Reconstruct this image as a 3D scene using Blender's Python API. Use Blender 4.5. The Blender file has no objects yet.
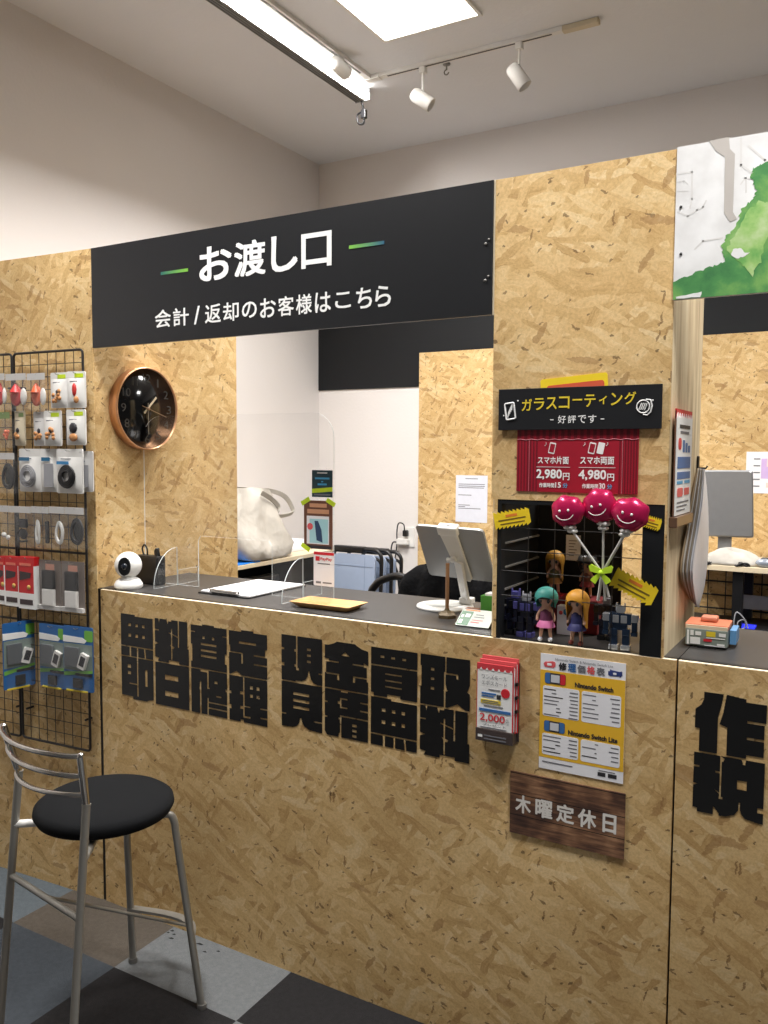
import bpy, bmesh, math, random
from mathutils import Matrix, Vector
random.seed(7)
SC = bpy.context.scene
COL = SC.collection
PI = math.pi
H = 1.056          # counter height
TOP = 2.155        # top of the partition
YB = 2.70          # back wall
XL = -0.989        # side wall behind the partition
ZC = 3.36          # ceiling

# ------------------------------------------------------------------ camera
FPX, YAW, PIT, ROL = 839.86, -0.525368, 0.0702044, 0.0052651
CAM = Vector((2.17335, -1.895987, 1.508229))
FW = Vector((math.sin(YAW) * math.cos(PIT), math.cos(YAW) * math.cos(PIT), -math.sin(PIT)))
_r = Vector((math.cos(YAW), -math.sin(YAW), 0))
_u = _r.cross(FW)
RT = _r * math.cos(ROL) + _u * math.sin(ROL)
UP = -_r * math.sin(ROL) + _u * math.cos(ROL)
cam = bpy.data.objects.new('camera', bpy.data.cameras.new('camera'))
COL.objects.link(cam)
cam.matrix_world = Matrix(((RT.x, UP.x, -FW.x, CAM.x), (RT.y, UP.y, -FW.y, CAM.y), (RT.z, UP.z, -FW.z, CAM.z), (0, 0, 0, 1)))
cam.data.sensor_fit = 'HORIZONTAL'
cam.data.sensor_width = 36
cam.data.lens = FPX / 768 * 36
cam.data.clip_start = 0.05
SC.camera = cam


def at(px, py, axis, val):
    """Survey helper: the point where the sight line of a measured spot meets a known plane of the room."""
    d = FW + RT * ((px - 384) / FPX) - UP * ((py - 512) / FPX)
    return CAM + d * ((val - CAM[axis]) / d[axis])


# ------------------------------------------------------------------ materials
def lin(c):
    if isinstance(c, str):
        c = [int(c[i:i + 2], 16) for i in (0, 2, 4)]
    return tuple((x / 255 / 12.92 if x / 255 <= .04045 else ((x / 255 + .055) / 1.055) ** 2.4) for x in c) + (1,)


class NT:
    def __init__(s, name):
        s.m = bpy.data.materials.new(name)
        s.m.use_nodes = True
        s.t = s.m.node_tree
        s.b = s.t.nodes['Principled BSDF']
        s.out = s.t.nodes['Material Output']

    def n(s, typ, **kw):
        nd = s.t.nodes.new(typ)
        for k, v in kw.items():
            setattr(nd, k, v)
        return nd

    def l(s, a, b):
        s.t.links.new(a, b)

    def math(s, op, a, b=None, clamp=False):
        nd = s.n('ShaderNodeMath', operation=op, use_clamp=clamp)
        for i, x in enumerate((a, b)):
            if x is None:
                continue
            if isinstance(x, (int, float)):
                nd.inputs[i].default_value = x
            else:
                s.l(x, nd.inputs[i])
        return nd.outputs[0]

    def mix(s, f, a, b, mode='MIX'):
        nd = s.n('ShaderNodeMix', data_type='RGBA', blend_type=mode)
        for i, x in ((0, f), (6, a), (7, b)):
            if isinstance(x, (int, float)):
                nd.inputs[i].default_value = x
            elif isinstance(x, tuple):
                nd.inputs[i].default_value = x
            else:
                s.l(x, nd.inputs[i])
        return nd.outputs[2]

    def ramp(s, fac, stops, interp='LINEAR'):
        nd = s.n('ShaderNodeValToRGB')
        nd.color_ramp.interpolation = interp
        e = nd.color_ramp.elements
        while len(e) < len(stops):
            e.new(0.5)
        for i, (p, c) in enumerate(stops):
            e[i].position = p
            e[i].color = c if isinstance(c, tuple) and len(c) == 4 else lin(c)
        s.l(fac, nd.inputs[0])
        return nd.outputs[0]

    def noise(s, vec, scale, detail=3, rough=.5):
        nd = s.n('ShaderNodeTexNoise')
        nd.inputs['Scale'].default_value = scale
        nd.inputs['Detail'].default_value = detail
        nd.inputs['Roughness'].default_value = rough
        if vec is not None:
            s.l(vec, nd.inputs['Vector'])
        return nd

    def bump(s, h, strength=.2, dist=.01):
        nd = s.n('ShaderNodeBump')
        nd.inputs['Strength'].default_value = strength
        nd.inputs['Distance'].default_value = dist
        s.l(h, nd.inputs['Height'])
        s.l(nd.outputs[0], s.b.inputs['Normal'])


_MC = {}


def pm(name, col, rough=.5, metal=0, var=.06, scale=30, coat=0, trans=0, spec=None, bump=0):
    """Principled material whose tone varies a little with an object-space noise."""
    if name in _MC:
        return _MC[name]
    N = NT(name)
    c = lin(col)
    tc = N.n('ShaderNodeTexCoord')
    nz = N.noise(tc.outputs['Object'], scale)
    d = tuple(x * (1 - var) for x in c[:3]) + (1,)
    h = tuple(min(1, x * (1 + var)) for x in c[:3]) + (1,)
    N.l(N.mix(nz.outputs['Fac'], d, h), N.b.inputs['Base Color'])
    N.b.inputs['Roughness'].default_value = rough
    N.b.inputs['Metallic'].default_value = metal
    N.b.inputs['Coat Weight'].default_value = coat
    N.b.inputs['Transmission Weight'].default_value = trans
    if spec is not None:
        N.b.inputs['Specular IOR Level'].default_value = spec
    if bump:
        N.bump(nz.outputs['Fac'], bump, .005)
    _MC[name] = N.m
    return N.m


def emit(name, col, strength):
    N = NT(name)
    N.b.inputs['Base Color'].default_value = lin(col)
    N.b.inputs['Emission Color'].default_value = lin(col)
    N.b.inputs['Emission Strength'].default_value = strength
    return N.m


def osb(name, axis, tone=1.0, seed=0.0):
    """Oriented strand board: several layers of randomly turned, elongated wood flakes."""
    N = NT(name)
    tc = N.n('ShaderNodeTexCoord')
    sp = N.n('ShaderNodeSeparateXYZ')
    N.l(tc.outputs['Object'], sp.inputs[0])
    cb = N.n('ShaderNodeCombineXYZ')
    N.l(sp.outputs[1 if axis == 'x' else 0], cb.inputs[0])
    N.l(sp.outputs[2], cb.inputs[1])
    wob = N.noise(cb.outputs[0], 22, 4, .6)
    off = N.n('ShaderNodeVectorMath', operation='SCALE')
    N.l(wob.outputs['Color'], off.inputs[0])
    off.inputs['Scale'].default_value = .022
    base = N.n('ShaderNodeVectorMath', operation='ADD')
    N.l(cb.outputs[0], base.inputs[0])
    N.l(off.outputs[0], base.inputs[1])
    shift = N.n('ShaderNodeVectorMath', operation='ADD')
    N.l(base.outputs[0], shift.inputs[0])
    shift.inputs[1].default_value = (seed, seed * 1.7, 0)
    V = shift.outputs[0]
    col = None
    hgt = None
    stops = [(.06, (176, 137, 87)), (.27, (215, 178, 121)), (.45, (228, 193, 137)), (.63, (236, 205, 151)), (.92, (248, 228, 187))]
    stops = [(p, tuple(int(min(255, x * tone)) for x in c)) for p, c in stops]
    for i, (ang, sx, sy, thr) in enumerate([(.3, 9, 33, -1), (1.2, 10, 36, .5), (-.6, 10, 40, .5), (2.4, 10, 44, .55), (.05, 8, 42, .5), (-1.1, 13, 52, .68), (.55, 10, 56, .62)]):
        mp = N.n('ShaderNodeMapping')
        mp.inputs['Rotation'].default_value = (0, 0, ang)
        mp.inputs['Location'].default_value = (i * 3.7, i * 1.9, 0)
        N.l(V, mp.inputs['Vector'])
        sc = N.n('ShaderNodeVectorMath', operation='MULTIPLY')
        N.l(mp.outputs[0], sc.inputs[0])
        sc.inputs[1].default_value = (sx, sy, 1)
        vo = N.n('ShaderNodeTexVoronoi', voronoi_dimensions='2D')
        vo.inputs['Scale'].default_value = 1
        N.l(sc.outputs[0], vo.inputs['Vector'])
        s2 = N.n('ShaderNodeSeparateColor')
        N.l(vo.outputs['Color'], s2.inputs[0])
        fib = N.noise(sc.outputs[0], 1.4, 4, .65)
        sc2 = N.n('ShaderNodeVectorMath', operation='MULTIPLY')
        N.l(mp.outputs[0], sc2.inputs[0])
        sc2.inputs[1].default_value = (sx * 1.2, sy * 9, 1)
        fine = N.noise(sc2.outputs[0], 1, 2)
        t = N.math('ADD', N.math('MULTIPLY', s2.outputs[0], .50), N.math('MULTIPLY', fib.outputs['Fac'], .42))
        t = N.math('ADD', t, N.math('MULTIPLY', N.math('SUBTRACT', fine.outputs['Fac'], .5), .30))
        c = N.ramp(t, stops)
        if col is None:
            col, hgt = c, t
        else:
            # a flake lies on top only over the middle of its cell, so its outline stays slender
            m = N.math('MULTIPLY', N.math('GREATER_THAN', s2.outputs[1], thr), N.math('LESS_THAN', vo.outputs['Distance'], .62))
            col = N.mix(N.math('MULTIPLY', m, .9), col, c)
            hm = N.n('ShaderNodeMix')
            N.l(m, hm.inputs[0]); N.l(hgt, hm.inputs[2]); N.l(t, hm.inputs[3])
            hgt = hm.outputs[0]
    # dark knots and slivers, ragged
    wb2 = N.noise(V, 70, 3, .7)
    of2 = N.n('ShaderNodeVectorMath', operation='SCALE')
    N.l(wb2.outputs['Color'], of2.inputs[0])
    of2.inputs['Scale'].default_value = .016
    ad2 = N.n('ShaderNodeVectorMath', operation='ADD')
    N.l(V, ad2.inputs[0]); N.l(of2.outputs[0], ad2.inputs[1])
    VR = ad2.outputs[0]
    for ang, sx, sy, thr, cc in ((.5, 34, 110, .012, (110, 82, 52)), (1.7, 24, 140, .012, (130, 96, 60)), (-.4, 90, 120, .014, (84, 62, 42)), (-1.0, 12, 46, .045, (176, 138, 90)), (.15, 9, 40, .045, (184, 146, 98)), (2.6, 50, 170, .014, (120, 90, 58))):
        mp = N.n('ShaderNodeMapping')
        mp.inputs['Rotation'].default_value = (0, 0, ang)
        N.l(VR, mp.inputs['Vector'])
        sc = N.n('ShaderNodeVectorMath', operation='MULTIPLY')
        N.l(mp.outputs[0], sc.inputs[0])
        sc.inputs[1].default_value = (sx, sy, 1)
        vo = N.n('ShaderNodeTexVoronoi', voronoi_dimensions='2D')
        vo.inputs['Scale'].default_value = 1
        N.l(sc.outputs[0], vo.inputs['Vector'])
        s2 = N.n('ShaderNodeSeparateColor')
        N.l(vo.outputs['Color'], s2.inputs[0])
        m = N.math('MULTIPLY', N.math('LESS_THAN', s2.outputs[0], thr), N.math('LESS_THAN', vo.outputs['Distance'], .36))
        col = N.mix(N.math('MULTIPLY', m, .7), col, lin(cc))
    gn = N.noise(V, 160, 3, .7)
    col = N.mix(1.0, col, N.ramp(gn.outputs['Fac'], [(.3, (232, 228, 222)), (.6, (255, 255, 255))]), 'MULTIPLY')
    big = N.noise(V, 2.2, 2)
    col = N.mix(1.0, col, N.ramp(big.outputs['Fac'], [(.3, (226, 224, 220)), (.7, (255, 255, 255))]), 'MULTIPLY')
    N.l(col, N.b.inputs['Base Color'])
    N.b.inputs['Roughness'].default_value = .62
    N.b.inputs['Specular IOR Level'].default_value = .25
    N.bump(hgt, .18, .003)
    return N.m


def plaster(name, col, amt=.05):
    N = NT(name)
    tc = N.n('ShaderNodeTexCoord')
    nz = N.noise(tc.outputs['Object'], 60, 4)
    n2 = N.noise(tc.outputs['Object'], 3, 3)
    c = lin(col)
    a = tuple(x * (1 - amt) for x in c[:3]) + (1,)
    N.l(N.mix(n2.outputs['Fac'], a, c), N.b.inputs['Base Color'])
    N.b.inputs['Roughness'].default_value = .8
    N.b.inputs['Specular IOR Level'].default_value = .2
    N.bump(nz.outputs['Fac'], .25, .004)
    return N.m


def carpet(name, col):
    N = NT(name)
    tc = N.n('ShaderNodeTexCoord')
    nz = N.noise(tc.outputs['Object'], 420, 3)
    n2 = N.noise(tc.outputs['Object'], 60, 5, .75)
    c = lin(col)
    f = N.math('ADD', N.math('MULTIPLY', nz.outputs['Fac'], .35), N.math('MULTIPLY', n2.outputs['Fac'], .65))
    N.l(N.mix(f, tuple(x * .40 for x in c[:3]) + (1,), tuple(x * 1.55 for x in c[:3]) + (1,)), N.b.inputs['Base Color'])
    N.b.inputs['Roughness'].default_value = .95
    N.b.inputs['Specular IOR Level'].default_value = .1
    N.bump(nz.outputs['Fac'], .5, .004)
    return N.m


def clear(name, tint=(255, 255, 255), veil=.05, gloss=.6):
    """Clear acrylic or film: mostly see-through, a Fresnel sheen and a faint milky veil."""
    N = NT(name)
    tr = N.n('ShaderNodeBsdfTransparent')
    tr.inputs[0].default_value = lin(tint)
    gl = N.n('ShaderNodeBsdfGlossy')
    gl.inputs['Roughness'].default_value = .04
    df = N.n('ShaderNodeBsdfDiffuse')
    df.inputs[0].default_value = lin((235, 238, 240))
    fr = N.n('ShaderNodeFresnel')
    fr.inputs[0].default_value = 1.45
    tc = N.n('ShaderNodeTexCoord')
    nz = N.noise(tc.outputs['Object'], 9, 3)
    m1 = N.n('ShaderNodeMixShader')
    N.l(N.math('MULTIPLY', nz.outputs['Fac'], veil * 2), m1.inputs[0])
    N.l(tr.outputs[0], m1.inputs[1]); N.l(df.outputs[0], m1.inputs[2])
    m2 = N.n('ShaderNodeMixShader')
    ge = N.n('ShaderNodeNewGeometry')
    N.l(N.math('MULTIPLY', N.math('MULTIPLY', fr.outputs[0], gloss), N.math('SUBTRACT', 1.0, ge.outputs['Backfacing'])), m2.inputs[0])
    N.l(m1.outputs[0], m2.inputs[1]); N.l(gl.outputs[0], m2.inputs[2])
    N.l(m2.outputs[0], N.out.inputs[0])
    return N.m


OSB_Y = osb('strand_board_front', 'y')
OSB_C = osb('strand_board_counter', 'y', .98, 4.3)
OSB_B = osb('strand_board_back', 'y', 1.0, 9.1)
OSB_X = osb('strand_board_side', 'x', 1.0, 2.2)
N = NT('board_grain_edge_light')  # vertical streaks, paler than the other boards: edge light painted into the colour
_t = N.n('ShaderNodeTexCoord'); _m = N.n('ShaderNodeMapping'); N.l(_t.outputs['Object'], _m.inputs[0]); _m.inputs['Scale'].default_value = (34, 34, 2.6)
_a = N.noise(_m.outputs[0], 1, 5, .6); _b = N.noise(_t.outputs['Object'], 7, 3)
N.l(N.ramp(N.math('ADD', N.math('MULTIPLY', _a.outputs['Fac'], .75), N.math('MULTIPLY', _b.outputs['Fac'], .25)), [(.33, (176, 150, 116)), (.47, (214, 192, 154)), (.58, (230, 212, 176)), (.7, (242, 228, 198))]), N.b.inputs['Base Color'])
N.b.inputs['Roughness'].default_value = .65
OSB_E = N.m
WALLP = plaster('wallpaper', (230, 225, 222))
CEILP = plaster('ceiling_board', (232, 233, 237))
BLACKB = pm('matte_black_board', (19, 21, 24), .55, var=.1, spec=.3)
SIGNB = pm('satin_black_sheet', (27, 28, 31), .38, var=.08)
COUNTB = pm('charcoal_laminate', (54, 52, 51), .42, var=.12, scale=90)
EDGEB = pm('black_edge_band', (18, 18, 19), .4)
PALEEDGE = pm('pale_cut_wood', (232, 218, 190), .6, var=.1)
VINYL = pm('black_vinyl', (14, 14, 15), .38)
WHITE = pm('white_print', (240, 240, 238), .55, var=.02)
PAPER = pm('white_paper', (236, 236, 240), .7, var=.03)
BLACKP = pm('black_plastic', (20, 20, 22), .35)
DARKWIRE = pm('black_coated_wire', (30, 26, 24), .45)
CHROME = pm('polished_chrome', (205, 203, 200), .14, 1, var=.04)
SILVERP = pm('grey_painted_steel', (160, 157, 150), .42, .55, var=.04)
ALU = pm('brushed_aluminium', (158, 159, 161), .38, .75, var=.05)
FABRICB = pm('black_seat_fabric', (15, 16, 18), .9, var=.2, scale=500, bump=.3, spec=.15)
LAMPW = pm('white_enamel', (232, 230, 226), .4, var=.02)
GREYM = pm('grey_metal', (128, 126, 122), .45, .3)
CLEAR = clear('clear_acrylic', veil=.02)
FILM = clear('clear_film', veil=.022, gloss=.6)
ACEDGE = pm('acrylic_cut_edge', (214, 220, 220), .25, var=.02)


# ------------------------------------------------------------------ mesh builder
_tc = bpy.data.curves.new('glyph_source', 'FONT')
_to = bpy.data.objects.new('glyph_source', _tc)


def glyphs(body, spacing=1.0):
    COL.objects.link(_to)
    _tc.body = body
    _tc.space_character = spacing
    _tc.resolution_u = 3
    bpy.context.view_layer.update()
    dg = bpy.context.evaluated_depsgraph_get()
    me = bpy.data.meshes.new_from_object(_to.evaluated_get(dg))
    vs = [(v.co.x, v.co.y) for v in me.vertices]
    fs = [tuple(p.vertices) for p in me.polygons]
    bpy.data.meshes.remove(me)
    COL.objects.unlink(_to)
    return vs, fs


class MB:
    def __init__(s, M=None):
        s.v, s.f, s.mi, s.sm, s.mats, s.cur, s.M = [], [], [], [], [], 0, M

    def mat(s, m):
        if m not in s.mats:
            s.mats.append(m)
        s.cur = s.mats.index(m)
        return s

    def add(s, vs, fs, smooth=False, M=None):
        o = len(s.v)
        for p in vs:
            p = Vector(p)
            if M is not None:
                p = M @ p
            if s.M is not None:
                p = s.M @ p
            s.v.append(tuple(p))
        for f in fs:
            s.f.append(tuple(i + o for i in f))
            s.mi.append(s.cur)
            s.sm.append(smooth)
        return s

    def box(s, x0, x1, y0, y1, z0, z1, bev=0, M=None, seg=2):
        if bev <= 0:
            vs = [(x, y, z) for x in (x0, x1) for y in (y0, y1) for z in (z0, z1)]
            fs = [(0, 1, 3, 2), (4, 6, 7, 5), (0, 4, 5, 1), (2, 3, 7, 6), (0, 2, 6, 4), (1, 5, 7, 3)]
            return s.add(vs, fs, False, M)
        bm = bmesh.new()
        bmesh.ops.create_cube(bm, size=1)
        for v in bm.verts:
            v.co = Vector(((x0 + x1) / 2 + v.co.x * (x1 - x0), (y0 + y1) / 2 + v.co.y * (y1 - y0), (z0 + z1) / 2 + v.co.z * (z1 - z0)))
        bmesh.ops.bevel(bm, geom=bm.edges[:], offset=bev, segments=seg, affect='EDGES', profile=.5)
        bm.verts.index_update()
        s.add([v.co.copy() for v in bm.verts], [tuple(v.index for v in f.verts) for f in bm.faces], False, M)
        bm.free()
        return s

    def tube(s, pts, r, n=8, closed=False, smooth=True, M=None, cap=True):
        pts = [Vector(p) for p in pts]
        k = len(pts)
        rs = r if isinstance(r, (list, tuple)) else [r] * k
        rings = []
        up = None
        for i, p in enumerate(pts):
            if closed:
                t = pts[(i + 1) % k] - pts[i - 1]
            else:
                t = pts[min(i + 1, k - 1)] - pts[max(i - 1, 0)]
            t.normalize()
            if up is None:
                up = Vector((0, 0, 1)) if abs(t.z) < .9 else Vector((1, 0, 0))
            a = t.cross(up)
            if a.length < 1e-6:
                a = t.cross(Vector((0.3, 1, .2)))
            a.normalize()
            b = a.cross(t)
            up = b
            rings.append([p + (a * math.cos(2 * PI * j / n) + b * math.sin(2 * PI * j / n)) * rs[i] for j in range(n)])
        vs = [q for ring in rings for q in ring]
        fs = []
        for i in range(k if closed else k - 1):
            i2 = (i + 1) % k
            for j in range(n):
                fs.append((i * n + j, i * n + (j + 1) % n, i2 * n + (j + 1) % n, i2 * n + j))
        s.add(vs, fs, smooth, M)
        if not closed and cap:
            s.add(rings[0], [tuple(range(n))], False, M)
            s.add(rings[-1], [tuple(reversed(range(n)))], False, M)
        return s

    def lathe(s, prof, n=24, M=None, smooth=True, cap=True):
        vs, fs = [], []
        for (r, z) in prof:
            for j in range(n):
                vs.append((r * math.cos(2 * PI * j / n), r * math.sin(2 * PI * j / n), z))
        for i in range(len(prof) - 1):
            for j in range(n):
                fs.append((i * n + j, i * n + (j + 1) % n, (i + 1) * n + (j + 1) % n, (i + 1) * n + j))
        s.add(vs, fs, smooth, M)
        if cap and prof[0][0] > 1e-5:
            s.add(vs[:n], [tuple(reversed(range(n)))], False, M)
        if cap and prof[-1][0] > 1e-5:
            s.add(vs[-n:], [tuple(range(n))], False, M)
        return s

    def ball(s, c, r, n=16, M=None):
        rx, ry, rz = r if isinstance(r, (tuple, list)) else (r, r, r)
        vs, fs = [], []
        m = n // 2
        for i in range(m + 1):
            th = PI * i / m
            for j in range(n):
                vs.append((c[0] + rx * math.sin(th) * math.cos(2 * PI * j / n), c[1] + ry * math.sin(th) * math.sin(2 * PI * j / n), c[2] + rz * math.cos(th)))
        for i in range(m):
            for j in range(n):
                fs.append((i * n + j, (i + 1) * n + j, (i + 1) * n + (j + 1) % n, i * n + (j + 1) % n))
        return s.add(vs, fs, True, M)

    def prism(s, poly, z0, z1, M=None, side=None):
        n = len(poly)
        vs = [(x, y, z0) for x, y in poly] + [(x, y, z1) for x, y in poly]
        s.add(vs, [tuple(reversed(range(n))), tuple(range(n, 2 * n))], False, M)
        c = s.cur
        if side is not None:
            s.mat(side)
        s.add(vs, [(i, (i + 1) % n, n + (i + 1) % n, n + i) for i in range(n)], False, M)
        s.cur = c
        return s

    def rect(s, x0, x1, y0, y1, w=.0012, t=.0006, M=None):
        """a flat printed patch standing t proud at height w (local z)"""
        return s.box(x0, x1, y0, y1, w - t, w, 0, M)

    def text(s, body, x0, x1, y0, y1, w=.0016, bold=0, boldy=None, M=None, keep=False, spacing=1.0):
        """lettering fitted into a box; bold = stroke thickening in em"""
        vs, fs = glyphs(body, spacing)
        if not vs:
            return s
        ax0 = min(v[0] for v in vs) - bold; ax1 = max(v[0] for v in vs) + bold
        boldy = bold if boldy is None else boldy
        ay0 = min(v[1] for v in vs) - boldy; ay1 = max(v[1] for v in vs) + boldy
        kx = (x1 - x0) / max(1e-6, ax1 - ax0); ky = (y1 - y0) / max(1e-6, ay1 - ay0)
        if keep:
            kx = ky = min(kx, ky)
        offs = [(0, 0)]
        if bold:
            m = 8 if bold > .03 else 4
            if bold > .045:
                offs += [(bold * i, boldy * j) for i in (-1, -.5, 0, .5, 1) for j in (-1, 0, 1)]
            for ringr in (() if bold > .045 else (1,)):
                offs += [(bold * ringr * math.cos(2 * PI * (j + .5) / m), boldy * ringr * math.sin(2 * PI * (j + .5) / m)) for j in range(m)]
        for i, (ox, oy) in enumerate(offs):
            s.add([(x0 + (vx + ox - ax0) * kx, y0 + (vy + oy - ay0) * ky, w + i * 2.5e-5) for vx, vy in vs], fs, False, M)
        return s


def wm(o):
    m = o.matrix_basis.copy()
    while o.parent:
        o = o.parent
        m = o.matrix_basis @ m
    return m


def obj(name, mb, m=None, parent=None, world=False, label=None):
    """link a builder as ONE mesh object; world=True: its vertices are world coordinates"""
    me = bpy.data.meshes.new(name)
    vs = mb.v
    if world and parent is not None:
        inv = wm(parent).inverted()
        vs = [tuple(inv @ Vector(p)) for p in vs]
    me.from_pydata(vs, [], mb.f)
    mats = list(mb.mats)
    if not mats:
        mats = [m]
    for x in mats:
        me.materials.append(x)
    me.polygons.foreach_set('material_index', mb.mi if mb.mats else [0] * len(mb.f))
    me.polygons.foreach_set('use_smooth', mb.sm)
    me.validate()
    o = bpy.data.objects.new(name, me)
    COL.objects.link(o)
    if parent is not None:
        o.parent = parent
    if label:
        o['label'] = label
    return o


def tag(o, label, cat, group=None):
    o['label'] = label
    o['category'] = cat
    if group:
        o['group'] = group
    return o


def thing(name, label, cat, loc=(0, 0, 0), M=None, group=None):
    o = bpy.data.objects.new(name, None)
    o.empty_display_size = .05
    COL.objects.link(o)
    o.matrix_basis = M if M is not None else Matrix.Translation(Vector(loc))
    return tag(o, label, cat, group)


def struct(name, mb, m=None, parent=None):
    o = obj(name, mb, m, parent)
    if parent is None:
        o['kind'] = 'structure'
    return o


def frame(o, x, y):
    """local x right, y up, z towards the viewer"""
    x = Vector(x).normalized(); y = Vector(y).normalized(); z = x.cross(y)
    return Matrix(((x.x, y.x, z.x, o[0]), (x.y, y.y, z.y, o[1]), (x.z, y.z, z.z, o[2]), (0, 0, 0, 1)))


def front(x, z, y=0.0):
    return frame((x, y, z), (1, 0, 0), (0, 0, 1))


def T(x, y, z):
    return Matrix.Translation(Vector((x, y, z)))


def R(a, ax):
    return Matrix.Rotation(a, 4, ax)


def rrect(x0, x1, y0, y1, r, k=5, corners=(1, 1, 1, 1)):
    """counter-clockwise rounded rectangle; corners: bl, br, tr, tl"""
    pts = []
    for (cx, cy, a0, on) in ((x0 + r, y0 + r, PI, corners[0]), (x1 - r, y0 + r, 1.5 * PI, corners[1]), (x1 - r, y1 - r, 0, corners[2]), (x0 + r, y1 - r, .5 * PI, corners[3])):
        if on:
            pts += [(cx + r * math.cos(a0 + .5 * PI * i / k), cy + r * math.sin(a0 + .5 * PI * i / k)) for i in range(k + 1)]
        else:
            pts.append((x0 if cx < (x0 + x1) / 2 else x1, y0 if cy < (y0 + y1) / 2 else y1))
    return pts


def arc(p, q, bulge, n=14):
    """points from p to q bowing by the vector bulge"""
    p, q, b = Vector(p), Vector(q), Vector(bulge)
    return [p.lerp(q, i / n) + b * math.sin(PI * i / n) for i in range(n + 1)]


def bez(pts, n=8):
    """Catmull-Rom through points"""
    P = [Vector(p) for p in pts]
    P = [P[0] * 2 - P[1]] + P + [P[-1] * 2 - P[-2]]
    out = []
    for i in range(1, len(P) - 2):
        for k in range(n):
            t = k / n
            a, b, c, d = P[i - 1:i + 3]
            out.append(.5 * ((2 * b) + (c - a) * t + (2 * a - 5 * b + 4 * c - d) * t * t + (3 * b - a - 3 * c + d) * t ** 3))
    out.append(P[-2])
    return out


LIGHTS = [('panel_lamp_staff', .438, 1.25, 35), ('panel_lamp_staff_far', 2.3, 1.25, 34), ('panel_lamp_shop', .43, -.60, 28), ('panel_lamp_shop_near', 2.3, -.60, 30)]
BATTEN, AMBIENT, EXPO, SPREAD = 46, .09, .22, 2.3

# ================================================================== SETTING
HT = 1.0585          # top of the counter slab
# floor of carpet tiles, one mesh, four tile colours
CT = [carpet('carpet_taupe', (94, 87, 79)), carpet('carpet_slate', (72, 77, 83)), carpet('carpet_charcoal', (45, 44, 45)), carpet('carpet_light_grey', (116, 119, 121)), carpet('carpet_pale_slate', (100, 108, 114))]
b = MB()
P_ = .46
for i in range(-7, 9):
    for j in range(-9, 9):
        x0 = .31 + (i - 1) * P_
        y0 = -.245 + (j - 1) * P_
        known = {(1, 1): 3, (0, 1): 0, (-1, 1): 4, (2, 1): 2, (1, 0): 2, (0, 0): 1, (-1, 0): 2, (2, 0): 3, (3, 1): 2, (0, -1): 2, (1, -1): 0, (2, -1): 1}
        k = known.get((i, j), (i * 3 + j * 5 + (i * j) % 3) % 4)
        b.mat(CT[k])
        b.add([(x0, y0, 0), (x0 + P_, y0, 0), (x0 + P_, y0 + P_, 0), (x0, y0 + P_, 0)], [(0, 1, 2, 3)])
fl = struct('floor', b)
b = MB(); b.mat(pm('dark_scuff', (26, 26, 28), .8))
for (x, y, sx, sy) in ((.322, -.02, .006, .004), (.341, -.032, .005, .003), (.318, -.034, .004, .003), (.349, -.052, .008, .004), (.446, -.03, .012, .004), (.487, -.053, .006, .003), (.442, -.056, .008, .004), (.52, -.03, .005, .003)):
    b.prism([(x - sx, y - sy), (x + sx * .6, y - sy * .7), (x + sx, y + sy * .5), (x - sx * .3, y + sy)], .0005, .0012)
struct('scuff_marks', b, None, fl)
b = MB(); b.box(-2.5, 4.2, -4.6, 4.4, -.12, -.004)
struct('floor_slab', b, GREYM, fl)

b = MB(); b.box(XL - .12, 4.2, -4.6, YB + .12, ZC, ZC + .1)
struct('ceiling', b, CEILP)
b = MB(); b.box(XL - .12, XL, -4.6, YB + .12, 0, ZC)
struct('wall_left', b, WALLP)
b = MB(); b.box(XL, 4.2, YB, YB + .12, 0, ZC)
wb = struct('wall_back', b, WALLP)
b = MB(); b.mat(BLACKB); b.box(XL, -.241, YB - .008, YB, 1.914, 2.62); b.box(-.241, 4.2, YB - .008, YB, 2.118, 2.62)
struct('black_frieze', b, None, wb)
b = MB(); b.mat(OSB_B); b.box(-.241, 4.2, YB - .012, YB, 0, 2.118)
struct('strand_board_lining', b, None, wb)

# partition: board left of the opening (turned a few degrees), its return, the pillar
LUX = Vector((.99769, .06796, 0)); LNX = Vector((.06796, -.99769, 0))
LF = frame((0, 0, 0), LUX, (0, 0, 1))       # local u along the board, v up, w out of the board


def on_left(o):
    return LF @ o


b = MB(LF); b.mat(OSB_Y); b.box(-1.9, -.013, 0, TOP, -.004, 0)
wf = struct('wall_front', b)
b = MB(LF); b.mat(EDGEB); b.box(-.0130, .0008, 0, HT, -.011, -.003)
struct('black_joint_strip', b, None, wf)
b = MB(); b.mat(OSB_X); b.box(-.05, -.02, .004, .715, 0, TOP)
struct('wall_return', b)
b = MB()
b.mat(OSB_Y); b.box(1.376, 1.789, 0, .012, 1.398, TOP)
b.mat(OSB_Y); b.box(1.384, 1.3925, 0, .012, HT, 1.398); b.box(1.7855, 1.789, 0, .012, HT, 1.398)
wp = struct('wall_pillar', b)
b = MB(); b.mat(OSB_E); b.box(1.777, 1.789, .0125, .378, HT, TOP); b.box(1.376, 1.388, .0125, .30, HT, TOP)
struct('side_board', b, None, wp)
b = MB(); b.mat(PALEEDGE); b.box(1.372, 1.376, -.001, .012, 1.84, TOP)
struct('pale_edge_strip', b, None, wp)
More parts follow.
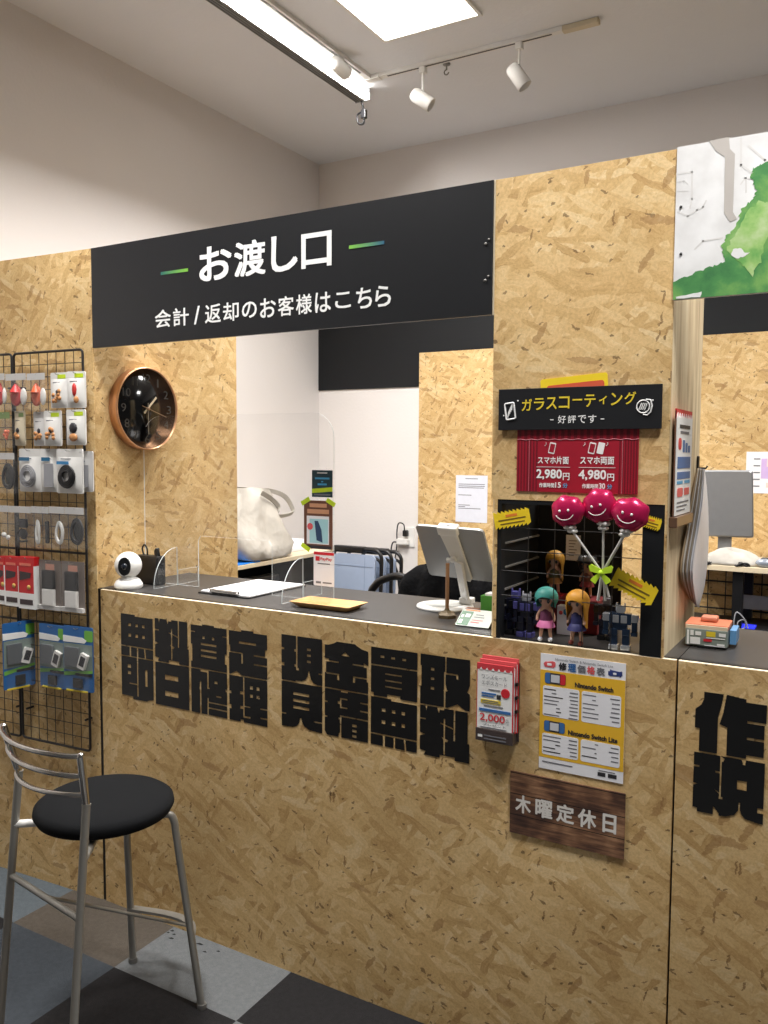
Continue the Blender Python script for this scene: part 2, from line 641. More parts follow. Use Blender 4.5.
# black display niche in the pillar
b = MB(); b.mat(BLACKB)
b.box(1.3925, 1.402, .001, .03, HT, 1.398); b.box(1.738, 1.7855, .001, .05, HT, 1.398)
b.box(1.402, 1.738, .001, .03, 1.388, 1.398)
struct('niche_frame', b, None, wp)
b = MB(); b.mat(BLACKB); b.box(1.388, 1.394, .03, .30, HT, 1.42)
b.box(1.394, 1.62, .29, .298, HT, 1.42)
struct('niche_lining', b, None, wp)
b = MB(); b.mat(GREYM)
for z in (1.13, 1.17, 1.225, 1.285):
    b.box(1.394, 1.399, .035, .285, z, z + .004)
struct('shelf_rail', b, None, wp)

# ================================================================== LIGHT FITTINGS
LIT = emit('lit_diffuser', (255, 251, 244), 9)
for k, (x, y) in enumerate(((.438, 1.25), (2.3, 1.25), (.43, -.6), (2.3, -.6))):
    t = thing('ceiling_light_panel', ['square lit ceiling panel above the track corner, cut by the top edge', 'square lit ceiling panel behind the pillar, deeper over the staff area', 'square lit ceiling panel over the shop floor near the wire rack', 'square lit ceiling panel over the shop floor by the camera'][k], 'ceiling light', (x, y, ZC), group='square ceiling panels')
    m = MB(); m.mat(LAMPW)
    for (x0, x1, y0, y1) in ((-.24, -.225, -.24, .24), (.225, .24, -.24, .24), (-.225, .225, -.24, -.225), (-.225, .225, .225, .24)):
        m.box(x0, x1, y0, y1, -.012, 0)
    obj('frame', m, None, t)
    m = MB(); m.mat(LIT); m.box(-.225, .225, -.225, .225, -.008, -.001)
    obj('diffuser', m, None, t)

# slim line light above the left of the opening
t = thing('line_light', 'long grey batten light with a glowing white strip, hung under the ceiling', 'ceiling light', (-.130, .8, ZC))
m = MB(); m.mat(GREYM); m.box(-.066, -.012, -1.3, 1.075, -.058, -.002, .003)
obj('housing', m, None, t)
m = MB(); m.mat(pm('dark_groove', (62, 60, 58), .5)); m.box(-.058, -.053, -1.3, 1.07, -.0592, -.058); m.box(-.044, -.040, -1.3, 1.07, -.0592, -.058); m.box(-.030, -.026, -1.3, 1.07, -.0592, -.058)
obj('groove', m, None, t)
m = MB(); m.mat(emit('lit_strip', (255, 252, 247), 11)); m.box(-.0115, .009, -1.3, 1.07, -.042, -.020, .005)
obj('lit_strip', m, None, t)
m = MB(); m.mat(ALU); m.box(-.068, .020, 1.0752, 1.083, -.060, -.002, .002)
obj('end_cap', m, None, t)
t2 = thing('dangling_connector', 'small black plug on a looped lead dangling from the end of the batten light', 'cable', (-.16, 1.886, 3.262))
m = MB(); m.mat(BLACKP); m.tube(bez([(0, -.01, .041), (.004, 0, .0), (-.03, 0, -.02), (-.025, 0, -.06), (.005, 0, -.07), (.012, 0, -.04), (.004, 0, -.01)]), .005, 6)
obj('lead', m, None, t2)
m = MB(); m.mat(BLACKP); m.box(-.004, .024, -.012, .012, -.045, .0, .004)
obj('plug', m, None, t2)

# lighting track (L-shaped) and its three spotlights
t = thing('lighting_track', 'white L-shaped lighting track screwed to the ceiling', 'lighting track', (-.045, 1.77, ZC))
m = MB(); m.mat(LAMPW); m.box(-.016, 1.0, -.016, .016, -.018, 0); m.box(-.016, .016, -1.6, -.016, -.018, 0)
obj('rail', m, None, t)
m = MB(); m.mat(pm('track_slot', (70, 66, 62), .5)); m.box(.10, .93, -.005, .005, -.0192, -.0182); m.box(-.005, .005, -1.58, -.09, -.0192, -.0182)
obj('slot', m, None, t)
m = MB(); m.mat(pm('ivory_plastic', (205, 192, 165), .5)); m.box(.98, 1.14, -.018, .018, -.024, 0, .004)
obj('feed_box', m, None, t)
m = MB(); m.mat(LAMPW); m.box(-.02, .06, -.02, .02, -.022, 0, .003)
obj('corner_joint', m, None, t)


def spot(x, y, lab, yaw, pitch, ln=.13, z=ZC):
    t = thing('track_spotlight', lab, 'spotlight', (x, y, z - .019), group='white track spotlights')
    m = MB(); m.mat(LAMPW); m.box(-.016, .016, -.016, .016, -.03, 0, .004)
    obj('adapter', m, None, t)
    m = MB(); m.mat(LAMPW); m.tube([(0, 0, -.03), (0, 0, -ln)], .006, 8)
    obj('stem', m, None, t)
    M = T(0, 0, -ln - .02) @ R(yaw, 'Z') @ R(pitch, 'Y')
    m = MB(); m.mat(LAMPW); m.lathe([(.004, .062), (.026, .058), (.033, .045), (.034, -.05), (.030, -.052), (.027, -.035), (0.0, -.033)], 24, M)
    obj('lamp_head', m, None, t)
    return t


spot(.25, 1.77, 'white track spotlight beside the ceiling panel, the nearer one to the track corner', .3, -.95)
spot(.735, 1.77, 'white track spotlight hanging near the ivory end box of the track', .3, -.6)
spot(-.045, 1.50, 'white track spotlight half hidden above the batten light', 1.57, -1.45, .022)
t = thing('ceiling_hook', 'tiny dark hook in the ceiling just behind the track', 'hook', (.345, 1.83, ZC))
m = MB(); m.mat(GREYM); m.lathe([(.018, 0), (.018, -.006), (.004, -.008), (.004, -.03)], 12)
obj('base_plate', m, None, t)
m = MB(); m.mat(GREYM); m.tube([(.012 * math.cos(a), 0, -.04 + .012 * math.sin(a)) for a in [i * .5 + 1.6 for i in range(10)]], .003, 6)
obj('ring', m, None, t)

# ================================================================== COUNTERS
def counter(x0, x1, lab, fx):
    t = thing('service_counter', lab, 'counter', ((x0 + x1) / 2, .2, 0), group=None)
    m = MB(); m.mat(OSB_C); m.box(fx, x1 - .0015, 0, .012, 0, H)
    obj('front_panel', m, None, t, True)
    m = MB(); m.mat(PALEEDGE); m.box(fx, x1 - .0015, .0005, .0115, H, H + .001)
    obj('panel_edge', m, None, t, True)
    m = MB(); m.mat(COUNTB); m.box(x0, x1, .026, .43, 1.03, HT)
    obj('countertop', m, None, t, True)
    m = MB(); m.mat(EDGEB); m.box(x0, x1, .0121, .0259, 1.03, HT + .0002)
    obj('edge_band', m, None, t, True)
    m = MB(); m.mat(BLACKB); m.box(x0 + .01, x1 - .01, .40, .415, 0, 1.04); m.box(x0 + .01, x0 + .03, .0125, .40, 0, 1.04); m.box(x1 - .03, x1 - .01, .0125, .40, 0, 1.04)
    obj('carcass', m, None, t, True)
    return t


# block letters of the counter: slabs of vinyl with slots cut out, in percent of the cell (x right, y down)
def rc(x0, y0, x1, y1):
    return [(x0, y0), (x1, y0), (x1, y1), (x0, y1)]


def sq(cx, cy, w, h=None):
    h = h or w
    return rc(cx - w / 2, cy - h / 2, cx + w / 2, cy + h / 2)


FULL = [rc(0, 0, 100, 100)]
MU = (FULL, [rc(45, 0, 100, 4)] + [sq(x, y, 7.5, 7) for x in (28, 50, 71) for y in (25, 50)] + [rc(0, 75.5, 100, 78.5), rc(27, 78, 31, 100), rc(50, 78, 53.5, 100), [(72, 78), (75.5, 78), (78, 100), (74.5, 100)]])
RYO = (FULL, [rc(0, 25.5, 12, 28), [(0, 55), (11, 58), (0, 62)], rc(48.5, 20, 51.5, 92), [(42, 29), (68, 36), (68, 39), (42, 31.5)], [(44, 57), (58, 62), (56, 66), (50, 65)], rc(69, 0, 72, 61), [(11, 0), (15, 0), (13, 9)], [(35, 0), (41, 0), (39, 11)], rc(41, 0, 49, 4), rc(41, 94, 72, 100), [(0, 90), (12, 92), (8, 100), (0, 100)], rc(96, 0, 100, 62)])
GLYPH = {
    '無': MU, '料': RYO,
    '査': (FULL, [rc(0, 17, 12, 19.5), rc(88, 20, 100, 22.5), sq(36, 29, 6), sq(63, 29, 6), rc(28, 42, 72, 46.5), rc(28, 56, 72, 60.5), rc(28, 69, 72, 73.5), rc(0, 47, 4, 86), rc(95, 60, 100, 82), rc(0, 0, 32, 3), rc(66, 0, 100, 3)]),
    '定': (FULL, [rc(0, 0, 33, 4), rc(65, 0, 100, 4), rc(27, 25.5, 72, 30), rc(66, 51, 100, 54), rc(66, 70, 100, 73), rc(0, 50, 36, 52.5), rc(33, 52, 36.5, 74), [(4, 100), (20, 92), (35, 100)], rc(95, 36, 100, 52), rc(0, 36, 3, 50)]),
    '即': (FULL, [sq(25, 22, 9, 8), sq(25, 38, 9, 8), rc(25, 62, 49, 65), rc(49, 0, 53, 92), rc(75, 25, 81, 64), rc(0, 94, 36, 100), [(84, 97), (100, 93), (100, 100), (80, 100)]]),
    '日': (FULL, [rc(29, 27, 68, 38), rc(29, 65, 68, 76)]),
    '修': (FULL, [[(25, 26), (23, 44), (25, 48), (25, 100), (28, 100), (28, 26)], rc(45.5, 2, 49, 40), rc(46, 38, 52, 41), rc(45.5, 62, 48.5, 100), sq(70, 24, 8, 6), rc(70, 54, 84, 57), rc(46, 70, 100, 73), rc(46, 83, 100, 86), rc(27, 0, 49, 4.5), rc(96, 35, 100, 41)]),
    '理': (FULL, [rc(37, 0, 40, 89), rc(38, 86, 56, 89.5), rc(38, 63.5, 56, 66), sq(33, 36, 8, 6), sq(33, 68, 8, 6), rc(0, 35, 5, 41), rc(0, 66, 5, 75), sq(59, 21, 7), sq(76, 21, 7), sq(59, 39, 7), sq(76, 39, 7), rc(82, 62, 100, 65), rc(82, 82, 100, 85), rc(30, 95, 38, 100)]),
    '現': (FULL, [rc(36.5, 0, 39.5, 71), sq(40, 72, 7, 5), sq(68, 26, 9, 4.5), sq(68, 39, 9, 4.5), sq(68, 52, 9, 4.5), rc(0, 28, 7, 33), rc(0, 62, 7, 69), rc(32, 29, 38, 34), rc(32, 62, 38, 67), [(66.5, 73), (65, 84), (60, 92), (50, 97), (35, 98), (35, 100), (88, 100), (78, 96), (73, 90), (70.5, 82), (69, 73)], rc(92, 74, 100, 77)]),
    '金': (FULL, [[(0, 0), (28, 0), (22, 4), (8, 9), (0, 9)], [(70, 0), (100, 0), (100, 12), (86, 9), (74, 3)], [(38, 28), (58, 28), (48, 20)], rc(4, 42, 33, 45), [(0, 38), (10, 38), (8, 45), (0, 45)], rc(65, 42, 100, 45), [(90, 37), (100, 42), (100, 46), (90, 46)], rc(4, 68, 33, 71), rc(29, 68, 33.5, 81), rc(66, 68, 97, 71), rc(66, 68, 70, 81), rc(0, 45, 3, 68), rc(97, 45, 100, 76)]),
    '買': (FULL, [sq(25, 18, 8, 4.5), sq(48, 18, 8, 4.5), sq(72, 18, 8, 4.5), rc(0, 35, 100, 38), rc(31, 51, 67, 54), rc(31, 64, 67, 67), rc(31, 77, 67, 80), rc(36, 94, 64, 100), rc(0, 94, 6, 100)]),
    '取': (FULL, [sq(25, 28, 6, 5), sq(25, 47, 6, 5), sq(25, 66, 6, 5), rc(50.5, 0, 53, 32), rc(48.5, 30, 51.5, 100), [(50, 30), (50, 48), (54, 64), (57, 66), (55, 68), (48, 68)], rc(51, 31, 76, 34), rc(73.5, 33, 76.5, 41), [(100, 50), (95, 64), (100, 67)], [(56, 100), (76, 90), (92, 100)], rc(0, 23, 2.5, 64)]),
    '見': (FULL, [rc(29, 21, 69, 27), rc(29, 36, 69, 42), rc(29, 51, 69, 57), [(46, 76), (44, 87), (38, 95), (28, 99), (10, 100), (88, 100), (68, 98), (56, 92), (51, 84), (49.5, 76)], rc(0, 70, 11, 73), rc(80, 77, 100, 80)]),
    '積': (FULL, [rc(36, 56, 39, 100), [(33, 92), (39, 88), (39, 100), (32, 100)], rc(36, 16, 39, 37), rc(36, 16, 53, 19), rc(36, 34, 53, 37), sq(34, 26, 7, 6), rc(82, 18, 100, 21), rc(82, 35, 100, 38), rc(36, 53, 100, 56), sq(69, 70, 10, 5), sq(69, 81, 10, 5), sq(69, 92, 10, 5), rc(0, 27, 7, 30), rc(0, 59, 6, 62), rc(32, 58, 38, 62), [(0, 92), (5, 100), (0, 100)], rc(38, 0, 54, 3)]),
    '作': ([[(12, 0), (40, 0), (37, 20), (33, 40), (33, 100), (7, 100), (7, 62), (0, 62), (0, 30), (8, 22), (12, 12)], [(44, 0), (72, 3), (72, 8), (100, 8), (100, 38), (74, 38), (74, 42), (98, 42), (98, 65), (74, 65), (74, 69), (98, 69), (98, 94), (74, 94), (74, 100), (46, 100), (46, 54), (35, 50), (40, 30)]], []),
    '税': (FULL, [rc(38, 4, 40.5, 70), sq(40, 70, 5, 4), rc(0, 22, 8, 25), rc(31, 26, 39, 29), [(0, 52), (7, 53), (0, 56)], [(31, 57), (39, 62), (39, 64), (33, 60)], rc(63, 35, 76, 50), [(66, 72), (66, 84), (60, 94), (48, 99), (38, 100), (95, 100), (76, 97), (70, 91), (68, 84), (68, 72)], [(30, 86), (38, 96), (38, 100), (30, 100)], rc(92, 75, 100, 83), [(68, 0), (74, 0), (73, 8), (70, 8)], [(0, 93), (7, 94), (7, 100), (0, 100)], [(38, 0), (44, 4), (42, 9), (39, 9)]]),
}


def inside(poly, x, y):
    c = False
    for (x0, y0), (x1, y1) in zip(poly, poly[1:] + poly[:1]):
        if (y0 > y) != (y1 > y) and x < (x1 - x0) * (y - y0) / (y1 - y0) + x0:
            c = not c
    return c


def block_glyph(m, c, x0, x1, zb, zt, w=.0012, n=134):
    add, cut = GLYPH[c]
    runs = {}
    prev = []
    out = []
    for r in range(n):
        y = (r + .5) * 100 / n
        row, st = [], None
        for k in range(n + 1):
            x = (k + .5) * 100 / n
            on = k < n and any(inside(p, x, y) for p in add) and not any(inside(p, x, y) for p in cut)
            if on and st is None:
                st = k
            elif not on and st is not None:
                row.append((st, k)); st = None
        new = {}
        for q in row:
            new[q] = runs.pop(q, r)
        for q, r0 in runs.items():
            out.append((q[0], q[1], r0, r))
        runs = new
    for q, r0 in runs.items():
        out.append((q[0], q[1], r0, n))
    for k0, k1, r0, r1 in out:
        xa, xb = x0 + (x1 - x0) * k0 / n, x0 + (x1 - x0) * k1 / n
        za, zc = zt - (zt - zb) * r1 / n, zt - (zt - zb) * r0 / n
        m.add([(xa, za, w), (xb, za, w), (xb, zc, w), (xa, zc, w)], [(0, 1, 2, 3)])


def big_letters(t, rows, x0, x1, z0, z1, gap=.009):
    m = MB(front(0, 0, 0)); m.mat(VINYL)
    ch = (z1 - z0) / len(rows)
    for r, row in enumerate(rows):
        cw = (x1 - x0 + gap) / len(row)
        zt = z1 - r * ch
        for i, c in enumerate(row):
            block_glyph(m, c, x0 + i * cw, x0 + (i + 1) * cw - gap, zt - ch + .0018, zt - .0018)
    return obj('lettering', m, None, t, True, 'heavy black vinyl lettering')


c1 = counter(-.018, 1.82, 'long strand-board counter with black top and two blocks of black lettering', .001)
big_letters(c1, ['無料査定', '即日修理'], .094, .688, .712, .990)
big_letters(c1, ['現金買取', '見積無料'], .740, 1.326, .727, .995)
c2 = counter(1.822, 3.1, 'strand-board counter beyond the seam at the picture edge, with 作 and 税 lettering', 1.8235)
big_letters(c2, ['作', '税'], 1.862, 2.004, .727, .998)

# ================================================================== BIG SIGNS
M = front(0, 0, 0)
t = thing('overhead_sign', 'wide black sign over the opening with white Japanese lettering', 'sign', (.684, 0, 1.996))
m = MB(); m.mat(SIGNB); m.box(-.010, 1.3715, -.004, .006, 1.840, 2.1545)
obj('board', m, None, t, True)
FS = frame((0, -.004, 0), (1, 0, 0), (0, 0, 1))


def onfront(px, py, y=0):
    p = at(px, py, 1, y)
    return p.x, p.z


m = MB(FS); m.mat(WHITE)
for c, xa, xb, za, zb in (('お', 200, 233, 0, 0), ('渡', 235, 267, 0, 0), ('し', 272, 299, 0, 0), ('口', 302, 333, 0, 0)):
    x0, x1 = onfront(xa, 260)[0], onfront(xb, 250)[0]
    m.text(c, x0, x1, 2.003, 2.103 if c != '口' else 2.097, .001, .03)
obj('heading', m, None, t, True, 'large white heading')
m = MB(FS); m.mat(WHITE)
seq = [('会', 156), ('計', 174), ('/', 195), ('返', 206), ('却', 224), ('の', 243), ('お', 261), ('客', 279), ('様', 297), ('は', 316), ('こ', 336), ('ち', 357), ('ら', 376)]
ends = [173, 191, 202, 223, 241, 259, 278, 296, 314, 333, 353, 374, 393]
for (c, xa), xb in zip(seq, ends):
    x0, x1 = onfront(xa, 312)[0], onfront(xb - 1, 308)[0]
    h = {'こ': .042, 'の': .046}.get(c, .054)
    m.text(c, x0, x1, 1.883 + (.054 - h) / 2, 1.883 + (.054 + h) / 2, .001, .018)
obj('subheading', m, None, t, True, 'smaller white line of lettering')
for px0, px1, nm in ((162, 189, 0), (350, 385, 1)):
    x0, x1 = onfront(px0, 268)[0], onfront(px1, 262)[0]
    N = NT('accent_gradient_%d' % nm)
    tcn = N.n('ShaderNodeTexCoord'); sp = N.n('ShaderNodeSeparateXYZ'); N.l(tcn.outputs['Generated'], sp.inputs[0])
    N.l(N.ramp(sp.outputs[0], [(0, (40, 104, 96) if nm == 0 else (126, 190, 70)), (1, (126, 186, 66) if nm == 0 else (34, 90, 120))]), N.b.inputs['Base Color'])
    m = MB(FS); m.mat(N.m); m.box(x0, x1, 2.040, 2.049, .0002, .0012)
    obj('accent_dash', m, None, t, True)
for z in (2.008, 1.922):
    for x_, z_, r_ in ((1.354, z, .0042), (1.362, z + .009, .0032)):
        m = MB(FS); m.mat(GREYM); m.ball((x_, z_, .001), (r_, r_, .003), 8)
        obj('screw', m, None, t, True)

# printed banner over the right-hand opening
N = NT('white_banner_print')
tcn = N.n('ShaderNodeTexCoord'); nz = N.noise(tcn.outputs['Object'], 11, 4)
N.l(N.ramp(nz.outputs['Fac'], [(.35, (214, 213, 212)), (.6, (232, 232, 232))]), N.b.inputs['Base Color']); N.b.inputs['Roughness'].default_value = .5
BANW = N.m
N = NT('green_watercolour')
tcn = N.n('ShaderNodeTexCoord'); nz = N.noise(tcn.outputs['Object'], 13, 5, .6); n2 = N.noise(tcn.outputs['Object'], 5, 3)
f = N.math('ADD', N.math('MULTIPLY', nz.outputs['Fac'], .6), N.math('MULTIPLY', n2.outputs['Fac'], .45))
N.l(N.ramp(f, [(.36, (50, 108, 64)), (.47, (74, 138, 76)), (.56, (116, 166, 88)), (.68, (166, 194, 132))]), N.b.inputs['Base Color']); N.b.inputs['Roughness'].default_value = .5
GREENW = N.m
N = NT('pale_green_wash')
tcn = N.n('ShaderNodeTexCoord'); nz = N.noise(tcn.outputs['Object'], 16, 5, .6)
N.l(N.ramp(nz.outputs['Fac'], [(.35, (104, 164, 84)), (.5, (150, 190, 110)), (.7, (190, 206, 160))]), N.b.inputs['Base Color']); N.b.inputs['Roughness'].default_value = .5
PALEGR = N.m
t = thing('hanging_banner_board', 'white banner board with grey circuit lines and a green watercolour splash', 'banner', (2.2, 0, 2.0))
m = MB(); m.mat(BANW); m.box(1.790, 2.7, -.004, .006, 1.8385, 2.1575)
obj('board', m, None, t, True)


def bpt(px, py):
    p = at(px, py, 1, -.004)
    return (p.x, p.z)


def wobble(poly, amp, k=6, seed=1):
    rr = random.Random(seed)
    out = []
    for i, p in enumerate(poly):
        q = poly[(i + 1) % len(poly)]
        for j in range(k):
            f = j / k
            out.append((p[0] + (q[0] - p[0]) * f + rr.uniform(-amp, amp), p[1] + (q[1] - p[1]) * f + rr.uniform(-amp, amp)))
    return out


spl = [bpt(*q) for q in [(675.5, 299), (675.5, 281), (693, 274), (712, 266), (724, 262), (722, 246), (726, 236), (737, 226), (741, 210), (752, 200), (757, 190), (751, 178), (754, 168), (761, 164)]]
spl += [(2.02, 2.10), (2.12, 2.06), (2.25, 2.08), (2.33, 1.98), (2.45, 1.93), (2.5, 1.8389)]
spl[0] = (1.7905, 1.8389); spl[1] = (1.7905, spl[1][1])
m = MB(FS); m.mat(GREENW)
w = wobble(spl[1:-1], .0028, 6, 4)
m.prism([spl[0], (2.5, 1.8389)] + list(reversed(w[:-6])), .0002, .0008)
obj('green_splash', m, None, t, True)
m = MB(FS); m.mat(PALEGR)
m.prism(list(reversed(wobble([bpt(*q) for q in [(727, 250), (731, 240), (740, 228), (746, 214), (760, 200), (772, 205), (768, 235), (760, 262), (752, 276), (740, 262)]], .003, 5, 9))), .0008, .0012)
m.mat(BANW)
m.prism(list(reversed(wobble([bpt(*q) for q in [(731, 256), (733, 249), (740, 248), (744, 252), (750, 253), (743, 257), (736, 259)]], .0012, 3, 2))), .0012, .0016)
m.prism(list(reversed(wobble([bpt(*q) for q in [(676, 299), (676, 297), (690, 294), (702, 292), (700, 297)]], .001, 3, 5))), .0008, .0013)
obj('pale_wash', m, None, t, True)
GREYL = pm('pale_grey_print', (214, 212, 210), .5); GREYL2 = pm('mid_grey_print', (184, 178, 172), .5)
m = MB(FS); m.mat(GREYL2)
m.prism(list(reversed([bpt(*q) for q in [(709, 141), (729, 137), (730, 149), (735, 154), (733, 212), (737, 219), (730, 222), (724, 213), (725, 157), (716, 151)]])), .0002, .0007)
m.mat(GREYL)


def line(pts, r=.0016):
    pts = [bpt(*q) for q in pts]
    for p, q in zip(pts, pts[1:]):
        d = Vector(q) - Vector(p); n = Vector((-d.y, d.x)).normalized() * r; e = d.normalized() * r
        m.add([(p[0] - n.x - e.x, p[1] - n.y - e.y, .0003), (q[0] - n.x + e.x, q[1] - n.y + e.y, .0003), (q[0] + n.x + e.x, q[1] + n.y + e.y, .0003), (p[0] + n.x - e.x, p[1] + n.y - e.y, .0003)], [(0, 1, 2, 3)])


line([(677, 174), (692, 172), (692, 199), (690, 208)])
line([(677, 182), (684, 181), (688, 184)], .001)
line([(677, 191), (688, 191)], .001)
line([(678, 212), (688, 216), (697, 210), (703, 207), (706, 201)])
line([(741, 138), (741, 165), (752, 173)], .002)
line([(749, 146), (765, 160), (764, 172)], .002)
line([(741, 184), (745, 178), (752, 179)], .0014); line([(746, 178), (746, 192)], .0014)
line([(695, 249), (703, 241), (722, 238)], .0016)
obj('circuit_lines', m, None, t, True)
for q in ((681, 207), (681, 254)):
    x, z = bpt(*q); m = MB(FS); m.mat(BLACKP); m.ball((x, z, .001), (.0032, .0032, .002), 8)
    obj('screw', m, None, t, True)

# ================================================================== CLOCK on the return wall
CM = frame((-.02, .205, 1.655), (0, 1, 0), (0, 0, 1))
COPPER = pm('copper_rim', (226, 172, 130), .3, .6, var=.05)
t = thing('wall_clock', 'round black wall clock with a copper rim on the strand-board return', 'clock', M=CM)
m = MB(); m.mat(COPPER); m.lathe([(.132, 0), (.140, .002), (.1412, .038), (.1395, .041), (.1370, .041), (.1368, .032)], 64, cap=False)
obj('rim', m, None, t)
m = MB(); m.mat(pm('gloss_black_dial', (13, 13, 14), .12)); m.lathe([(.1367, .004), (.1367, .032), (0, .032)], 64)
obj('dial', m, None, t)
m = MB(); m.mat(pm('dark_grey_numeral', (58, 57, 55), .4))
for k in range(1, 13):
    a = PI / 2 - k * PI / 6
    x, y = .104 * math.cos(a), .104 * math.sin(a)
    wd = .011 if k < 10 else .017
    m.text(str(k), x - wd, x + wd, y - .014, y + .014, .0325, 0, keep=False) if k not in (1, 11) else m.text(str(k), x - (.0035 if k == 1 else .011), x + (.0035 if k == 1 else .011), y - .014, y + .014, .0325)
obj('numerals', m, None, t)
CREAM = pm('cream_metal', (228, 214, 186), .3, .3)
m = MB(); m.mat(CREAM)
Mh = R(-PI / 4, 'Z'); m.box(-.0035, .0035, -.022, .058, .035, .0365, M=Mh)
obj('hour_hand', m, None, t)
m = MB(); m.mat(pm('dim_hand', (120, 112, 98), .4)); m.box(-.002, .002, -.02, .088, .0385, .0395, M=R(PI, 'Z'))
obj('minute_hand', m, None, t)
m = MB(); m.mat(pm('thin_hand', (150, 120, 90), .4)); m.box(-.0009, .0009, -.03, .088, .0405, .0412, M=R(-1.87, 'Z')); m.lathe([(.006, .0325), (.006, .042), (0, .043)], 16)
obj('second_hand', m, None, t)

# ================================================================== SIGNS AND PRINTS ON THE PILLAR
YELP = pm('yellow_print', (226, 200, 52), .5); REDP = pm('crimson_print', (158, 20, 42), .45); DKRED = pm('dark_red_print', (110, 12, 30), .45)
BRED = pm('bright_red_print', (206, 40, 52), .5); BLUP = pm('blue_print', (58, 108, 168), .5); CYANP = pm('cyan_print', (70, 160, 205), .5)
GOLD = pm('golden_yellow_print', (232, 182, 48), .5); INK = pm('dark_ink', (42, 40, 44), .6); GREYT = pm('grey_ink', (112, 112, 118), .6)
PINKP = pm('pink_red_print', (222, 92, 96), .5); GREENP = pm('green_print', (120, 190, 60), .5); LIME = pm('lime_tape', (200, 226, 40), .5)
ORAP = pm('orange_print', (228, 130, 50), .5)

t = thing('promo_poster', 'yellow and red poster peeking out above the black glass-coating sign', 'poster', M=front(1.575, 1.62))
m = MB(); m.mat(pm('yellow_poster', (240, 210, 40), .5))
Mp = R(math.radians(4), 'Z')
m.prism(rrect(-.075, .082, -.0, .066, .006), .0005, .0025, Mp)
obj('sheet', m, None, t)
m = MB(); m.mat(pm('brick_red_print', (214, 90, 60), .5)); m.prism(rrect(-.06, .074, -.0, .05, .006), .0026, .0032, Mp)
obj('printed_block', m, None, t)

t = thing('price_poster', 'crimson curtain-pattern poster with two white prices for phone coating', 'poster', M=front(1.5835, 1.4905))
m = MB(); m.mat(REDP); m.box(-.1425, .1425, -.0715, .078, .0006, .0022)
m.mat(DKRED)
for k in range(7):
    m.box(-.140 + k * .0075, -.1368 + k * .0075, -.0713, .05, .0023, .0025); m.box(.1368 - k * .0062, .140 - k * .0062, -.0713, .05, .0023, .0025)
m.mat(DKRED)
for k in range(19):
    m.box(-.140 + k * .015, -.132 + k * .015, .052, .078, .0023, .0026)
m.mat(pm('rose_line', (196, 120, 130), .5))
m.tube([(-.142 + .284 * i / 40, .051 + .0012 * math.sin(i * 1.6), .0026) for i in range(41)], .0008, 4)
m.tube([(-.112, -.071, .0026), (-.112, .05, .0026)], .0006, 4); m.tube([(.107, -.071, .0026), (.107, .05, .0026)], .0006, 4)
obj('sheet', m, None, t)
m = MB(); m.mat(WHITE)
for cx, wd, word, price, mins in ((-.053, .075, 'スマホ片面', '2,980', '15'), (.050, .078, 'スマホ両面', '4,980', '30')):
    m.text(word, cx - wd / 2, cx + wd / 2, -.006, .012, .003, .03)
    m.box(cx - wd / 2 - .003, cx + wd / 2 + .003, -.0135, -.0125, .0024, .003)
    m.text(price, cx - wd / 2 - .003, cx + .022, -.043, -.018, .003, .03)
    m.text('円', cx + .024, cx + .040, -.043, -.026, .003, .025)
    m.text('作業時間', cx - .033, cx + .004, -.061, -.050, .003, .03)
    m.text(mins, cx + .006, cx + .020, -.061, -.048, .003, .03)
m.mat(CYANP)
for cx in (-.053, .050):
    m.text('分', cx + .024, cx + .036, -.061, -.050, .003, .03)
m.mat(WHITE)


def phone(cx, cy, a, solid):
    Ma = T(cx, cy, 0) @ R(a, 'Z')
    m.prism(rrect(-.0075, .0075, -.013, .013, .002), .0024, .0028, Ma)
    if not solid:
        m.mat(REDP); m.box(-.0058, .0058, -.0098, .0100, .0029, .0031, M=Ma); m.mat(WHITE)


phone(-.056, .031, -.2, False); phone(.038, .031, -.2, False); phone(.058, .031, -.2, True)
for cx in (-.070, .022, .074):
    m.tube([(cx - .004, .036, .0028), (cx, .040, .0028), (cx - .001, .044, .0028)], .0008, 4)
obj('lettering', m, None, t)

t = thing('coating_sign', 'small black sign with yellow katakana above the crimson price poster', 'sign', M=front(1.5845, 1.6125))
m = MB(); m.mat(SIGNB); m.box(-.190, .190, -.0485, .0485, .0035, .0085, .0008)
obj('board', m, None, t)
m = MB(); m.mat(YELP)
word = 'ガラスコーティング'
xs = [-.139, -.111, -.081, -.050, -.020, .012, .043, .072, .100]
for i, c in enumerate(word):
    x0 = -.132 + i * .0300
    if c == 'ー':
        m.text(c, x0 + .003, x0 + .026, .005 + .008 + i * .001, .005 + .012 + i * .001, .0092, .015)
    elif c == 'ィ':
        m.text(c, x0 + .004, x0 + .022, .001 + i * .001, .020 + i * .001, .0092, .015)
    else:
        m.text(c, x0 + .001, x0 + .0265, -.004 + i * .0012, .024 + i * .0012, .0092, .015)
obj('heading', m, None, t, False, 'yellow katakana heading')
m = MB(); m.mat(WHITE)
for i, c in enumerate('-好評です-'):
    x0 = -.067 + i * .0236
    if c == '-':
        m.box(x0 + .006, x0 + .014, -.0265, -.0245, .0086, .0094)
    else:
        m.text(c, x0 + .001, x0 + .020, -.034, -.016, .0092, .01)
obj('subheading', m, None, t)
m = MB(); m.mat(WHITE)


def outline(poly, r, M=None):
    m.tube([(x, y, .0092) for x, y in poly], r, 4, closed=True, M=M)


